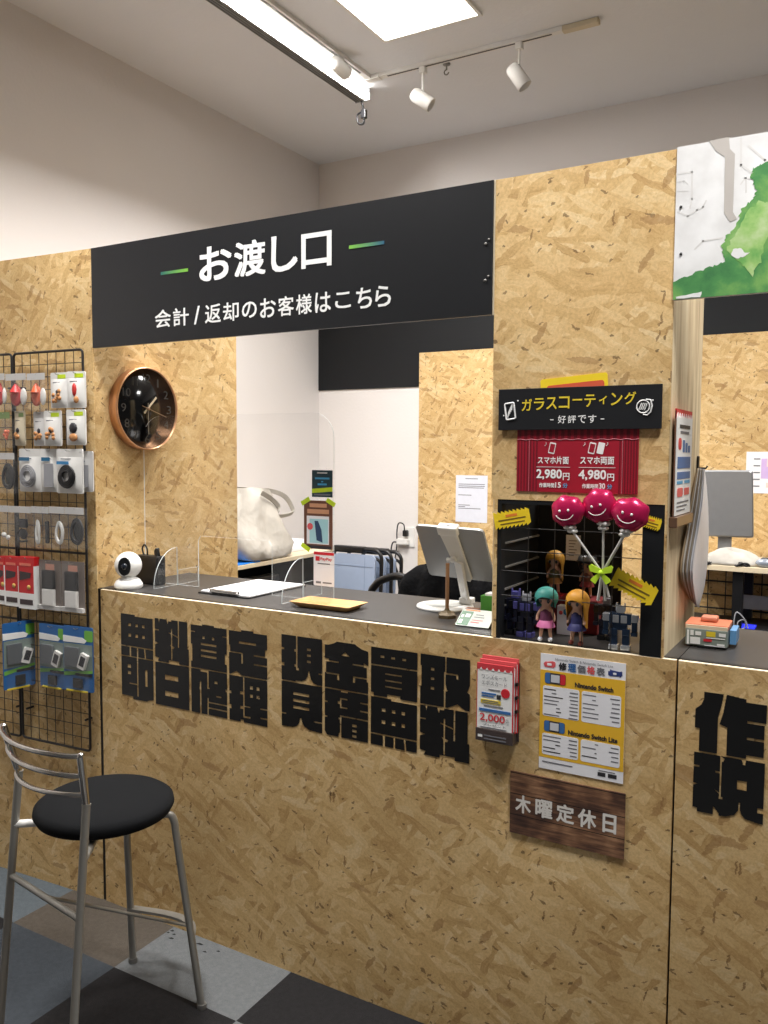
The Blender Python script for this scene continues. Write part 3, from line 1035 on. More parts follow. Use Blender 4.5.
Mi = T(-.160, -.004, 0) @ R(.14, 'Z')
outline(rrect(-.0115, .0115, -.019, .019, .003), .0020, Mi)
for k in range(5):
    m.tube([(-.008 + k * .003, -.014 + k * .004, .0092), (-.002 + k * .0022, .002 + k * .0035, .0092)], .0016, 4, M=Mi)
Mi = T(.150, .0, 0) @ R(-.1, 'Z')
outline([(.014 * math.cos(a), .014 * math.sin(a)) for a in [i * PI / 9 for i in range(18)]], .0014, Mi)
m.tube([(.004, .016, .0092), (.014, .016, .0092), (.019, .004, .0092), (.018, -.010, .0092), (.011, -.018, .0092), (.002, -.017, .0092)], .0018, 5, M=Mi)
for k in range(4):
    m.tube([(-.008 + k * .004, -.007, .0092), (-.004 + k * .004, .008, .0092)], .0012, 4, M=Mi)
for q in ((-.141, .020), (.170, .013), (-.176, -.014)):
    m.ball((q[0], q[1], .0088), (.002, .002, .001), 8)
obj('icons', m, None, t, False, 'white outlined phone and watch icons')

# ================================================================== ON THE COUNTER FRONT
# leaflet holder with three tiers of red-topped leaflets
t = thing('leaflet_rack', 'narrow rack of red-topped leaflets stuck to the counter beside the lettering', 'leaflet rack', M=front(1.4055, .909))
m = MB(); m.mat(pm('smoky_plastic', (70, 60, 58), .3)); m.box(-.051, .047, -.104, -.072, .002, .030, .002); m.box(-.045, .052, -.100, .094, .0005, .0025)
m.mat(WHITE); m.box(-.044, -.032, -.094, -.088, .0302, .0306); m.mat(GREYT); m.box(-.028, .03, -.090, -.087, .0302, .0306); m.box(-.028, .03, -.098, -.095, .0302, .0306)
obj('holder', m, None, t)
m = MB(); m.mat(BLACKP)
for z in (.045, .012, -.022):
    m.box(.046, .053, z - .004, z + .004, .010, .020, .0015)
obj('clip', m, None, t)
for k, (dx, dz, w) in enumerate(((.006, .016, .006), (.003, .008, .014), (0, 0, .024))):
    m = MB(); m.mat(WHITE); m.box(-.049 + dx, .045 + dx, -.076, .089 + dz, w, w + .004)
    m.mat(PINKP if k < 2 else pm('rose_red_print', (204, 62, 70), .5)); m.box(-.0492 + dx, .0452 + dx, .074 + dz, .0892 + dz, w - .0002, w + .0044)
    m.mat(BRED)
    m.box(.0436 + dx, .0453 + dx, -.076, .08 + dz, w - .0002, w + .0044)
    m.box(-.0492 + dx, -.0478 + dx, -.076, .08 + dz, w + .003, w + .0044)
    m.box(-.049 + dx, .045 + dx, -.0765, -.0745, w + .003, w + .0044)
    m.mat(WHITE)
    for i in range(6):
        m.prism([(-.042 + dx + i * .0155, .0735 + dz), (-.034 + dx + i * .0155, .0735 + dz), (-.038 + dx + i * .0155, .0795 + dz)], w + .0045, w + .0049)
    if k == 2:
        m.mat(GREYT)
        m.text('ワンズモール', -.036, .030, .052, .063, w + .005)
        m.text('エポスカード', -.036, .030, .037, .048, w + .005)
        m.box(-.018, .012, .026, .028, w + .004, w + .005)
        m.mat(BLUP); m.box(-.036, .002, .014, .018, w + .004, w + .005); m.box(-.036, -.004, .008, .011, w + .004, w + .005); m.box(-.042, .040, -.029, -.022, w + .004, w + .005)
        m.mat(INK); m.box(.004, .014, .005, .016, w + .004, w + .005)
        m.mat(YELP); m.box(-.038, .014, -.009, .001, w + .004, w + .0048)
        m.mat(GREYT); m.box(-.034, .008, -.003, -.001, w + .004, w + .005); m.box(-.034, .012, -.007, -.005, w + .004, w + .005); m.box(-.030, .020, -.015, -.013, w + .004, w + .005)
        m.mat(BRED); m.lathe([(.0115, w + .004), (.0115, w + .0051), (0, w + .0051)], 20, T(.026, .022, 0), smooth=False)
        m.text('2,000', -.040, .026, -.055, -.034, w + .005, .02)
        m.mat(GREYT); m.text('円分', .029, .036, -.056, -.040, w + .005)
        m.text('プレゼント', -.032, .028, -.065, -.058, w + .005)
        m.box(-.038, .030, -.0695, -.0675, w + .004, w + .005)
    obj('leaflet', m, None, t)

# repair price list
t = thing('repair_price_list', 'yellow and white repair price list taped to the counter above the wooden sign', 'poster', M=front(1.6095, .8955))
HW, HH = .1005, .1395
m = MB(); m.mat(PAPER); m.box(-HW, HW, -HH, HH, .0004, .0018)
m.mat(GOLD); m.box(-HW, HW, -.1115, .1005, .0018, .0021)
m.mat(PAPER)
for (x0, x1, y0, y1) in ((-.093, -.005, -.010, .063), (.001, .092, -.010, .063), (-.093, -.005, -.104, -.052), (.001, .092, -.104, -.052)):
    m.prism(rrect(x0, x1, y0, y1, .005), .0021, .0024)
obj('sheet', m, None, t)
m = MB(); m.mat(GREYT); m.text('Nintendo Switch & Nintendo Switch Lite', -.064, .072, .1265, .1325, .0024)
for i, (c, mt) in enumerate(zip('修理価格表', (INK, BLUP, GREYT, PINKP, GREYT))):
    m.mat(mt); m.text(c, -.056 + i * .0225, -.056 + i * .0225 + .0195, .1045, .1235, .0024, .04)
m.mat(PINKP); m.prism(wobble(rrect(-.092, -.064, .108, .122, .006), .0015, 1, 3), .0018, .0023); m.mat(PAPER); m.prism(rrect(-.084, -.073, .112, .118, .002), .0023, .0026)
m.mat(pm('navy_print', (44, 60, 120), .5)); m.prism(wobble(rrect(.062, .094, .107, .121, .006), .002, 1, 8), .0018, .0023); m.mat(PAPER); m.prism(rrect(.072, .080, .111, .116, .002), .0023, .0026)
m.mat(INK)
m.text('Nintendo Switch', -.016, .074, .0690, .0810, .0026, .045)
m.text('Nintendo Switch Lite', -.030, .086, -.0470, -.0350, .0026, .045)
for y, lc, rc in ((.082, BLUP, BRED), (-.034, BLUP, BLUP)):
    m.mat(INK); m.prism(rrect(-.089, -.038, y - .013, y + .013, .005), .0021, .0025)
    m.mat(lc); m.prism(rrect(-.0885, -.076, y - .0125, y + .0125, .005, 4, (1, 0, 0, 1)), .0025, .0028)
    m.mat(rc); m.prism(rrect(-.051, -.0385, y - .0125, y + .0125, .005, 4, (0, 1, 1, 0)), .0025, .0028)
    m.mat(pm('screen_grey', (206, 208, 214), .3)); m.box(-.074, -.053, y - .009, y + .009, .0025, .003)
rl = random.Random(3)
for (x0, x1, y0, n, dy) in ((-.090, -.008, .057, 8, .0087), (.004, .089, .057, 6, .0105), (-.090, -.008, -.057, 5, .0092), (.004, .089, -.057, 4, .0105)):
    for i in range(n):
        y = y0 - i * dy
        m.mat(INK if rl.random() < .35 else GREYT)
        m.box(x0 + (rl.random() < .2) * .03, x0 + rl.uniform(.018, .046), y - .0032, y - .0008, .0024, .0027)
        m.mat(GREYT); m.box(x1 - rl.uniform(.016, .022), x1, y - .0045, y - .0018, .0024, .0027)
m.mat(GREYT); m.box(-.092, -.018, -.1235, -.1205, .0018, .0022); m.box(.044, .082, -.119, -.117, .0018, .0022)
m.mat(INK); m.box(.042, .060, -.131, -.122, .0018, .0023); m.box(.066, .086, -.131, -.122, .0018, .0023)
obj('print', m, None, t)

# wooden closing-day sign
N = NT('dark_plank_print')
tcn = N.n('ShaderNodeTexCoord'); sp = N.n('ShaderNodeSeparateXYZ'); N.l(tcn.outputs['Object'], sp.inputs[0])
cb = N.n('ShaderNodeCombineXYZ'); N.l(N.math('MULTIPLY', sp.outputs[0], 7), cb.inputs[0]); N.l(N.math('MULTIPLY', sp.outputs[1], 90), cb.inputs[1])
gr = N.noise(cb.outputs[0], 1.6, 4, .6); blot = N.noise(tcn.outputs['Object'], 12, 3)
g2 = N.math('ADD', N.math('MULTIPLY', gr.outputs['Fac'], .45), N.math('MULTIPLY', blot.outputs['Fac'], .6))
wc = N.ramp(g2, [(.36, (50, 34, 30)), (.48, (82, 56, 44)), (.57, (124, 88, 64)), (.68, (168, 128, 96))])
pl = N.math('LESS_THAN', N.math('FRACT', N.math('MULTIPLY', N.math('ADD', sp.outputs[1], .5), 19.2)), .04)
N.l(N.mix(pl, wc, lin((22, 14, 12))), N.b.inputs['Base Color']); N.b.inputs['Roughness'].default_value = .45
PLANK = N.m
t = thing('closing_day_sign', 'dark plank-look sign with white 木曜定休日 lettering, low on the counter', 'sign', M=front(1.5775, .658))
m = MB(); m.mat(PLANK); m.box(-.1395, .1395, -.0775, .0775, .0006, .0046, .0006)
obj('board', m, None, t)
m = MB(); m.mat(pm('warm_white_print', (226, 222, 216), .5))
for i, (c, hx) in enumerate(zip('木曜定休日', (.040, .043, .044, .044, .032))):
    cx = -.105 + i * .0525
    m.text(c, cx - hx / 2, cx + hx / 2, -.023, .022, .0052, .032)
obj('lettering', m, None, t)

# ================================================================== DISPLAY NICHE
# wire grid across the niche
t = thing('wire_display_grid', 'thin black wire grid across the figure display niche', 'wire grid', (1.57, .005, HT))
m = MB(); m.mat(DARKWIRE)
for x in (1.470, 1.535, 1.605, 1.672):
    m.tube([(x, .006, HT), (x, .006, 1.386)], .0011, 5)
for z in (1.165, 1.225, 1.275, 1.33):
    m.tube([(1.403, .004, z), (1.737, .004, z)], .0011, 5)
obj('wires', m, None, t, True)

SKIN = pm('doll_skin', (224, 178, 150), .5)


def doll(x, y, z, h, lab, hair, top, skirt, shoes, style, rot=0.0, skin=SKIN, stand=None):
    t = thing('figurine', lab, 'figurine', M=T(x, y, z) @ R(rot, 'Z'), group='doll figurines in the display niche')
    k = h / .135
    me = bpy.data.meshes.new('body')
    J = [(0, 0, .050, .011), (0, 0, .070, .010), (0, 0, .080, .006), (.011, 0, .077, .0055), (.020, -.002, .062, .0042), (.021, -.008, .050, .0036), (-.011, 0, .077, .0055), (-.020, -.002, .062, .0042), (-.020, -.008, .050, .0036),
         (.008, 0, .044, .0062), (.011, 0, .024, .005), (.012, 0, .006, .0042), (-.008, 0, .044, .0062), (-.011, 0, .024, .005), (-.012, 0, .006, .0042), (0, 0, .088, .0075), (0, -.002, .104, .0235), (0, -.002, .114, .018)]
    E_ = [(0, 1), (1, 2), (2, 3), (3, 4), (4, 5), (2, 6), (6, 7), (7, 8), (0, 9), (9, 10), (10, 11), (0, 12), (12, 13), (13, 14), (2, 15), (15, 16), (16, 17)]
    me.from_pydata([(a * k, b_ * k, c * k) for a, b_, c, _ in J], E_, [])
    o = bpy.data.objects.new('body', me); COL.objects.link(o); o.parent = t
    md = o.modifiers.new('skin', 'SKIN')
    for i, sv in enumerate(me.skin_vertices[0].data):
        sv.radius = (J[i][3] * k, J[i][3] * k); sv.use_root = i == 0
    s2 = o.modifiers.new('sub', 'SUBSURF'); s2.levels = s2.render_levels = 2
    me.materials.append(skin); md.use_smooth_shade = True
    # eyes and mouth
    m = MB(); m.mat(INK)
    for sx in (-1, 1):
        m.ball((sx * .0095 * k, -.0235 * k, .101 * k), (.0038 * k, .002 * k, .005 * k), 10)
    obj('eyes', m, None, t)
    m = MB(); m.mat(hair)
    n, mm = 20, 12
    vs, fs = [], []
    for i in range(mm + 1):
        th = PI * .86 * i / mm
        for j in range(n):
            a = 2 * PI * j / n
            fr = max(0, -math.sin(a))             # towards the face
            lim = PI * (.86 - .42 * fr ** .8) if style != 'long' else PI * (.97 - .52 * fr ** .8)
            t_ = min(th / (PI * .86), 1) * lim
            rr = .0285 * k * (1 + .02 * math.sin(5 * a))
            zz = .106 * k + math.cos(t_) * .0275 * k
            if style == 'long' and math.sin(a) > -.35 and i > 7:
                zz -= (i - 7) * .0075 * k
            rad = rr * (math.sin(t_) if t_ < PI / 2 else max(math.sin(t_), .86 if style == 'long' else .8))
            vs.append((rad * math.cos(a), .001 * k + rad * math.sin(a), zz))
    for i in range(mm):
        for j in range(n):
            fs.append((i * n + j, (i + 1) * n + j, (i + 1) * n + (j + 1) % n, i * n + (j + 1) % n))
    m.add(vs, fs, True)
    if style == 'cap':
        m.mat(BLACKP); m.lathe([(.031 * k, .112 * k), (.036 * k, .114 * k), (.030 * k, .118 * k), (.027 * k, .130 * k), (0, .134 * k)], 20)
    hr = obj('hair', m, None, t)
    m = MB(); m.mat(top); m.lathe([(.0155 * k, .052 * k), (.0145 * k, .062 * k), (.0135 * k, .072 * k), (.008 * k, .081 * k)], 18)
    obj('top', m, None, t)
    m = MB(); m.mat(skirt); m.lathe([(.023 * k, .036 * k), (.021 * k, .042 * k), (.0150 * k, .053 * k), (.0135 * k, .054 * k)], 20)
    obj('skirt', m, None, t)
    m = MB(); m.mat(shoes)
    for sx in (-1, 1):
        m.ball((sx * .012 * k, -.004 * k, .0055 * k), (.0062 * k, .0105 * k, .0055 * k), 12)
    obj('shoes', m, None, t)
    if stand:
        m = MB(); m.mat(stand); m.box(-.026 * k, .026 * k, -.02 * k, .02 * k, -.0001, .0022 * k)
        obj('stand', m, None, t)
    return t


SH = HT + .0005
doll(1.511, .024, SH, .134, 'doll figurine with a short teal bob and pink outfit, front row of the niche', pm('teal_hair', (70, 158, 148), .5), pm('plum_top', (110, 52, 84), .6), pm('pink_skirt', (206, 110, 160), .6), pm('pale_shoes', (220, 226, 236), .4), 'bob', .15)
doll(1.587, .024, SH, .134, 'doll figurine with orange-blonde hair and a dark blue dress, front row of the niche', pm('orange_blonde_hair', (226, 160, 50), .5), pm('navy_top', (40, 42, 92), .6), pm('navy_skirt', (44, 46, 100), .6), pm('brown_shoes', (120, 52, 44), .5), 'long', -.1)
t = thing('display_riser', 'dark red stepped riser carrying the rear figurines', 'display stand', (1.50, .19, SH))
m = MB(); m.mat(pm('dark_red_velvet', (120, 22, 28), .8)); m.box(1.435, 1.60, .15, .235, SH, SH + .085, .003)
obj('block', m, None, t, True)
doll(1.475, .19, SH + .085, .118, 'doll figurine with dull golden hair and a red base, rear left of the niche riser', pm('dull_gold_hair', (188, 142, 52), .5), pm('olive_top', (96, 92, 60), .6), pm('tan_skirt', (150, 108, 60), .6), pm('red_shoes', (150, 30, 40), .5), 'long', .1, stand=pm('red_base', (186, 30, 40), .4))
doll(1.560, .19, SH + .085, .110, 'doll figurine with dark cap and maroon dress, rear of the niche under the balloons', pm('dark_hair', (40, 30, 28), .5), pm('brown_top', (110, 60, 44), .6), pm('maroon_skirt', (120, 26, 34), .6), pm('maroon_shoes', (110, 24, 30), .5), 'cap', -.05, skin=pm('tan_doll_skin', (190, 138, 104), .5))

NAVYM = pm('navy_toy_plastic', (26, 28, 46), .3); LILAC = pm('lilac_toy_print', (84, 82, 150), .4)


def robot(x, y, z, h, lab, main, accent, head, wide=1.0, rot=0):
    t = thing('toy_robot', lab, 'toy robot', M=T(x, y, z) @ R(rot, 'Z'), group='toy robots in the display niche')
    k = h / .12
    def part(nm, mt, *boxes):
        m = MB(); m.mat(mt)
        for bx in boxes:
            m.box(*[q * k for q in bx], bev=.0012 * k)
        return obj(nm, m, None, t)
    w = wide
    for s in (-1, 1):
        xs = sorted((s * .004 * w, s * .018 * w))
        part('leg', main, (xs[0], xs[1], -.008, .008, .012, .034), (xs[0], xs[1], -.010, .009, .034, .050))
        part('foot', accent, (xs[0] - .002, xs[1] + .002, -.016, .010, 0, .012))
        xa = sorted((s * .021 * w, s * .031 * w))
        part('arm', main, (xa[0], xa[1], -.007, .007, .044, .066), (xa[0] - .001, xa[1] + .001, -.011, .006, .034, .044))
        part('shoulder', accent, (xa[0] - .001, xa[1] + .002, -.009, .009, .066, .084))
    tr = part('torso', main, (-.020 * w, .020 * w, -.010, .010, .060, .086), (-.013 * w, .013 * w, -.008, .008, .046, .060))
    part('chest_plate', accent, (-.013 * w, -.002, -.0128, -.0102, .064, .082), (.002, .013 * w, -.0128, -.0102, .064, .082))
    part('head', head, (-.009, .009, -.009, .009, .087, .103), (-.011, -.008, -.004, .004, .090, .110), (.008, .011, -.004, .004, .090, .110))
    return t


robot(1.420, .06, SH, .126, 'dark toy robot with a lilac head plate by the niche edge', NAVYM, BLACKP, LILAC)
robot(1.452, .05, SH, .122, 'dark toy robot with lilac feet and chest next to the teal-haired figurine', NAVYM, LILAC, pm('silver_toy', (190, 192, 200), .3, .5))
STEELB = pm('steel_blue_chrome', (52, 70, 96), .2, .6); CHR2 = pm('toy_chrome', (206, 210, 216), .22, .7)
robot(1.686, .035, SH, .118, 'chunky chrome and blue toy robot in the niche below the yellow tag', STEELB, CHR2, CHR2, 1.25, .1)
robot(1.632, .12, SH, .118, 'dark toy robot between the blonde figurine and the chrome robot', NAVYM, BLACKP, pm('grey_toy', (130, 130, 140), .4))

t = thing('paper_note', 'white printed note on the dark back of the niche', 'note', M=frame((1.492, .289, 1.258), (1, 0, 0), (0, 0, 1)))
m = MB(); m.mat(PAPER); m.box(-.020, .020, -.034, .034, .0003, .0012); m.mat(GREYT)
for k in range(6):
    m.box(-.012, .010 - (k % 3) * .004, .018 - k * .008, .020 - k * .008, .0012, .0015)
obj('sheet', m, None, t)
t = thing('toy_box', 'small white box with coloured pictures between the niche figurines', 'box', (1.525, .125, SH))
m = MB(); m.mat(PAPER); m.box(1.508, 1.546, .115, .14, SH, SH + .072, .001)
m.mat(CYANP); m.lathe([(.008, 0), (.008, .0008), (0, .0008)], 14, T(1.532, .115, SH + .058) @ R(PI / 2, 'X')); m.mat(PINKP); m.lathe([(.005, 0), (.005, .0008), (0, .0008)], 12, T(1.518, .115, SH + .055) @ R(PI / 2, 'X'))
obj('carton', m, None, t, True)

# zig-zag price tags
def zigtag(px, py, w, h, ang, lab, y=-.006, n=9):
    p = at(px, py, 1, y)
    t = thing('price_tag', lab, 'tag', M=frame((p.x, y, p.z), (math.cos(ang), 0, math.sin(ang)), (-math.sin(ang), 0, math.cos(ang))), group='yellow zigzag tags')
    m = MB(); m.mat(pm('tag_yellow', (238, 206, 36), .5))
    top, bot = [], []
    for i in range(n):
        x0 = -w / 2 + i * w / n; x1 = x0 + w / n
        top += [(x0, h / 2 - .006), (x0 + .0008, h / 2)]
        bot += [(x0, -h / 2), (x1 - .0008, -h / 2 + .006)]
    poly = bot + [(w / 2, -h / 2 + .006), (w / 2, h / 2 - .006)] + list(reversed(top))
    m.prism(poly, 0, .001)
    obj('card', m, None, t)
    m = MB(); m.mat(ORAP); m.box(-w * .16, w * .16, h * .12, h * .26, .001, .0014)
    m.mat(pm('olive_ink', (120, 96, 24), .6)); m.box(-w * .38, w * .38, -h * .06, h * .02, .001, .0014); m.box(-w * .34, w * .34, -h * .27, -h * .20, .001, .0014)
    obj('print', m, None, t)
    return t


zigtag(512, 518.5, .092, .043, .20, 'yellow zigzag-edged tag on the niche frame above the dark robots')
zigtag(634, 587, .100, .049, -.42, 'largest yellow zigzag tag, slanting down beside the lime bow', -.016)
zigtag(651, 522.5, .044, .030, -.25, 'small yellow tag half behind the end balloon', -.001)

# balloon bouquet
PINKB = pm('metallic_pink_foil', (186, 28, 82), .22, .35, var=.1, scale=14)
CUPW = pm('white_stick', (226, 224, 220), .4)
bow = at(602, 574, 1, -.035)
t = thing('balloon_bouquet', 'three magenta smiling balloons on white sticks tied with a lime bow', 'balloons', (bow.x, -.035, bow.z))
for i, (px, py, rx, rz, y, til, ex) in enumerate(((568, 511, .039, .036, -.048, .12, 609), (600, 506, .040, .039, -.036, .25, 605), (630.5, 514, .041, .037, -.050, -.2, 597))):
    c = at(px, py, 1, y)
    Mb = frame((c.x, y, c.z), (math.cos(til), 0, math.sin(til)), (-math.sin(til), 0, math.cos(til)))
    m = MB(); m.mat(PINKB)
    n, q = 28, 16
    vs, fs = [], []
    for a_ in range(q + 1):
        th = PI * a_ / q
        for j in range(n):
            ph = 2 * PI * j / n
            cr = 1 + (.05 * math.cos(7 * ph + i) + .03 * math.cos(3 * ph + 2 * i)) * math.sin(th) ** 4
            vs.append((rx * cr * math.sin(th) * math.cos(ph), rz * cr * math.sin(th) * math.sin(ph), .024 * math.cos(th)))
    for a_ in range(q):
        for j in range(n):
            fs.append((a_ * n + j, (a_ + 1) * n + j, (a_ + 1) * n + (j + 1) % n, a_ * n + (j + 1) % n))
    m.add(vs, fs, True, Mb)
    bo = obj('balloon', m, None, t, True)
    m = MB(); m.mat(WHITE)


    def surf(x, y_):
        return .024 * math.sqrt(max(.05, 1 - (x / rx) ** 2 - (y_ / rz) ** 2)) + .0006
    for sx in (-.012, .008):
        m.ball((sx, .002, surf(sx, .002)), (.0028, .0034, .0012), 10, Mb)
    m.tube([(x_, y_, surf(x_, y_)) for x_, y_ in [(-.002 + .022 * math.cos(a), .0 + .019 * math.sin(a)) for a in [PI * 1.12 + i * PI * .72 / 12 for i in range(13)]]], .0010, 5, M=Mb)
    obj('smile', m, None, bo, True)
    m = MB(); m.mat(CUPW)
    base = Vector((c.x + rz * math.sin(til) * .9, y, c.z - rz * math.cos(til) * .98))
    d = (Vector((bow.x, -.035, bow.z)) - base).normalized()
    for s_ in range(2):
        o = base + d * (.002 + s_ * .010)
        for j in range(6):
            a = j * PI / 3
            sd = Vector((math.cos(a), math.sin(a), 0))
            m.ball(tuple(o + sd * (.0092 - .003 * s_)), (.0066, .0066, .005), 8)
    obj('cup', m, None, t, True)
    e = at(ex, 601 if i else 597, 1, -.03)
    m = MB(); m.mat(CUPW); m.tube([base + d * .008, Vector((bow.x + (ex - 603) * .0004, -.035 + i * .004, bow.z)), Vector((e.x, -.03 + i * .004, e.z))], .0027 if i != 2 else .0034, 8)
    obj('stick', m, None, t, True)
LIMEB = pm('lime_ribbon', (190, 226, 50), .45)
m = MB(); m.mat(LIMEB)
Mw = frame((bow.x, -.045, bow.z), (1, 0, 0), (0, 0, 1))
for sx in (-1, 1):
    def pr(poly):
        poly = [(sx * x, y) for x, y in poly]
        return poly if sx > 0 else list(reversed(poly))
    m.prism(pr([(0, .001), (.024, .006), (.027, .018), (.022, .022), (0, .012)]), -.003, .003, Mw)
    m.prism(pr([(0, -.002), (.012, -.022), (.023, -.014), (.019, -.008), (.004, .004)]), -.002, .002, Mw)
m.ball((0, .004, .002), (.006, .007, .005), 12, Mw)
obj('bow', m, None, t, True)

# ================================================================== THINGS ON THE LONG COUNTER
t = thing('security_camera', 'white ball-headed indoor camera at the end of the counter under the clock', 'camera', (.066, .060, HT))
SHW = pm('glossy_white_plastic', (238, 238, 236), .25)
m = MB(); m.mat(SHW); m.lathe([(.042, 0), (.0465, .006), (.0455, .016), (.037, .029), (.024, .037), (.018, .042)], 32)
obj('base', m, None, t)
hd = MB(); hd.mat(SHW); hd.ball((0, 0, .077), (.044, .044, .044), 32)
ho = obj('head', hd, None, t)
Mf = T(0, 0, .077) @ R(math.radians(30), 'Z') @ R(math.radians(90), 'X')
m = MB(); m.mat(BLACKP)
vs = []; n = 24
m.prism([(.026 * math.cos(a) * .78, .026 * math.sin(a) * 1.15) for a in [2 * PI * i / n for i in range(n)]], .030, .0428, Mf)
obj('face_plate', m, None, ho)
m = MB(); m.mat(pm('lens_glass', (30, 34, 44), .05)); m.lathe([(.011, .0429), (.010, .046), (0, .0475)], 20, Mf)
obj('lens', m, None, ho)

t = thing('router_box', 'small upright black box with looping leads behind the white ball camera', 'electronics', (.06, .165, HT))
m = MB(); m.mat(BLACKP); m.box(.004, .112, .145, .185, HT, HT + .098, .006)
obj('housing', m, None, t, True)
m = MB(); m.mat(BLACKP)
m.tube(bez([(.03, .165, HT + .095), (.022, .165, HT + .118), (.032, .165, HT + .132), (.044, .165, HT + .12), (.046, .165, HT + .095)]), .003, 6)
obj('lead', m, None, t, True)
m = MB(); m.mat(BLACKP)
m.tube(bez([(.085, .165, HT + .095), (.088, .16, HT + .115), (.098, .16, HT + .12), (.102, .165, HT + .098)]), .004, 6); m.box(.088, .1, .158, .170, HT + .09, HT + .125, .003)
m.box(.113, .125, .158, .168, HT + .065, HT + .072, .002)
obj('plug', m, None, t, True)

# acrylic droplet screen
SY = .2
t = thing('acrylic_screen', 'clear acrylic counter screen with rounded top corners and curved feet', 'screen', (.39, SY, HT))
m = MB(frame((0, SY, 0), (1, 0, 0), (0, 0, 1))); m.mat(CLEAR)
# sheet with a hand-over slot at the bottom
m.prism([(.0, HT + .0005), (.245, HT + .0005), (.245, 1.215), (.255, 1.23), (.54, 1.23), (.552, 1.215), (.552, HT + .0005), (.785, HT + .0005)] + rrect(.0, .785, HT, 1.628, .075, 8)[18:], -.0015, .0015, None, ACEDGE)
obj('sheet', m, None, t, True)
for fx in (.150, .672):
    m = MB(frame((fx, SY, HT), (0, -1, 0), (0, 0, 1))); m.mat(CLEAR)
    q = [(.0018, .0005)] + [(.0018 + .108 * math.cos(a), .0005 + .128 * math.sin(a)) for a in [PI / 2 * i / 14 for i in range(15)]]
    m.prism(q, -.0015, .0015, None, ACEDGE)
    obj('foot', m, None, t, True)
    m = MB(frame((fx, SY, HT), (0, -1, 0), (0, 0, 1))); m.mat(CLEAR)
    m.prism([(-.10, .0005), (-.0018, .0005), (-.0018, .05), (-.10, .05)], -.0015, .0015, None, ACEDGE)
    obj('foot', m, None, t, True)

# notices stuck on the screen
NM = frame((0, SY - .0018, 0), (1, 0, 0), (0, 0, 1))


def scr(px, py):
    p = at(px, py, 1, SY)
    return p.x, p.z


x0, z1 = scr(312.5, 470); x1, z0 = scr(333, 497.5)
t = thing('notice', 'small dark teal notice with lime wording, topmost on the clear screen', 'notice', ((x0 + x1) / 2, SY - .002, (z0 + z1) / 2), group='notices on the clear screen')
m = MB(NM); m.mat(pm('dark_teal_print', (36, 66, 74), .45)); m.box(x0, x1, z0, z1, .0002, .0010)
obj('sheet', m, None, t, True)
m = MB(NM); w, h = x1 - x0, z1 - z0
m.mat(WHITE); m.box(x0 + w * .25, x1 - w * .25, z1 - h * .12, z1 - h * .08, .001, .0013)
m.mat(CYANP); m.box(x0 + w * .15, x1 - w * .15, z1 - h * .34, z1 - h * .27, .001, .0013); m.box(x0 + w * .28, x1 - w * .28, z1 - h * .56, z1 - h * .49, .001, .0013); m.box(x0 + w * .45, x1 - w * .45, z1 - h * .45, z1 - h * .40, .001, .0013)
m.mat(LIME); m.prism([(x0, z1 - h * .86), (x1, z1 - h * .78), (x1, z1 - h * .62), (x0, z1 - h * .70)], .001, .0014)
m.mat(GREYT); m.box(x0 + w * .1, x1 - w * .1, z1 - h * .94, z1 - h * .88, .001, .0013)
obj('print', m, None, t, True)
x0, z1 = scr(304.5, 500); x1, z0 = scr(333, 550)
t = thing('notice', 'brown framed notice with a pale blue picture and lime tape, on the clear screen', 'notice', ((x0 + x1) / 2, SY - .002, (z0 + z1) / 2), group='notices on the clear screen')
m = MB(NM); m.mat(pm('brown_frame_print', (112, 72, 54), .5)); m.box(x0, x1, z0, z1, .0002, .0010); w, h = x1 - x0, z1 - z0
obj('sheet', m, None, t, True)
m = MB(NM); m.mat(pm('peach_print', (206, 152, 116), .5)); m.box(x0 + w * .2, x1 - w * .2, z1 - h * .14, z1 - h * .06, .001, .0013); m.box(x0 + w * .12, x1 - w * .12, z1 - h * .27, z1 - h * .18, .001, .0013)
m.mat(PAPER); m.box(x0 + w * .1, x1 - w * .12, z0 + h * .10, z1 - h * .32, .001, .0013)
m.mat(pm('pale_cyan', (168, 214, 222), .5)); m.box(x0 + w * .2, x1 - w * .15, z0 + h * .12, z1 - h * .38, .0013, .0015)
m.mat(pm('navy_shape', (44, 70, 104), .5)); m.prism([(x0 + w * .45, z0 + h * .18), (x0 + w * .66, z0 + h * .14), (x0 + w * .62, z0 + h * .40), (x0 + w * .5, z0 + h * .58), (x0 + w * .38, z0 + h * .58)], .0015, .0018)
m.mat(PINKP); m.lathe([(w * .1, .0018), (w * .1, .0022), (0, .0022)], 16, T(x0 + w * .22, z0 + h * .46, 0) @ T(0, 0, -.0004), smooth=False); 
m.mat(INK); m.box(x0 + w * .05, x1 - w * .05, z0 + h * .01, z0 + h * .07, .001, .0013)
obj('print', m, None, t, True)
for cx, cz, a in ((x0 + .006, z1 - .003, .5), (x1 - .006, z1 - .004, -.5), (x0 + .006, z0 + .003, -.5)):
    m = MB(NM); m.mat(LIME); m.box(-.017, .017, -.007, .007, .0011, .0016, M=T(cx, cz, 0) @ R(a, 'Z'))
    obj('tape', m, None, t, True)
x0, z1 = scr(314.5, 551); x1, z0 = scr(335, 587)
t = thing('payment_card', 'white payment card with a red top edge, lowest on the clear screen', 'notice', ((x0 + x1) / 2, SY - .002, (z0 + z1) / 2), group='notices on the clear screen')
m = MB(NM); m.mat(PAPER); m.prism(rrect(x0, x1, z0, z1, .004), .0018, .0030); w, h = x1 - x0, z1 - z0
m.mat(BRED); m.box(x0 + .001, x1 - .001, z1 - h * .09, z1 - .001, .003, .0034)
obj('card', m, None, t, True)
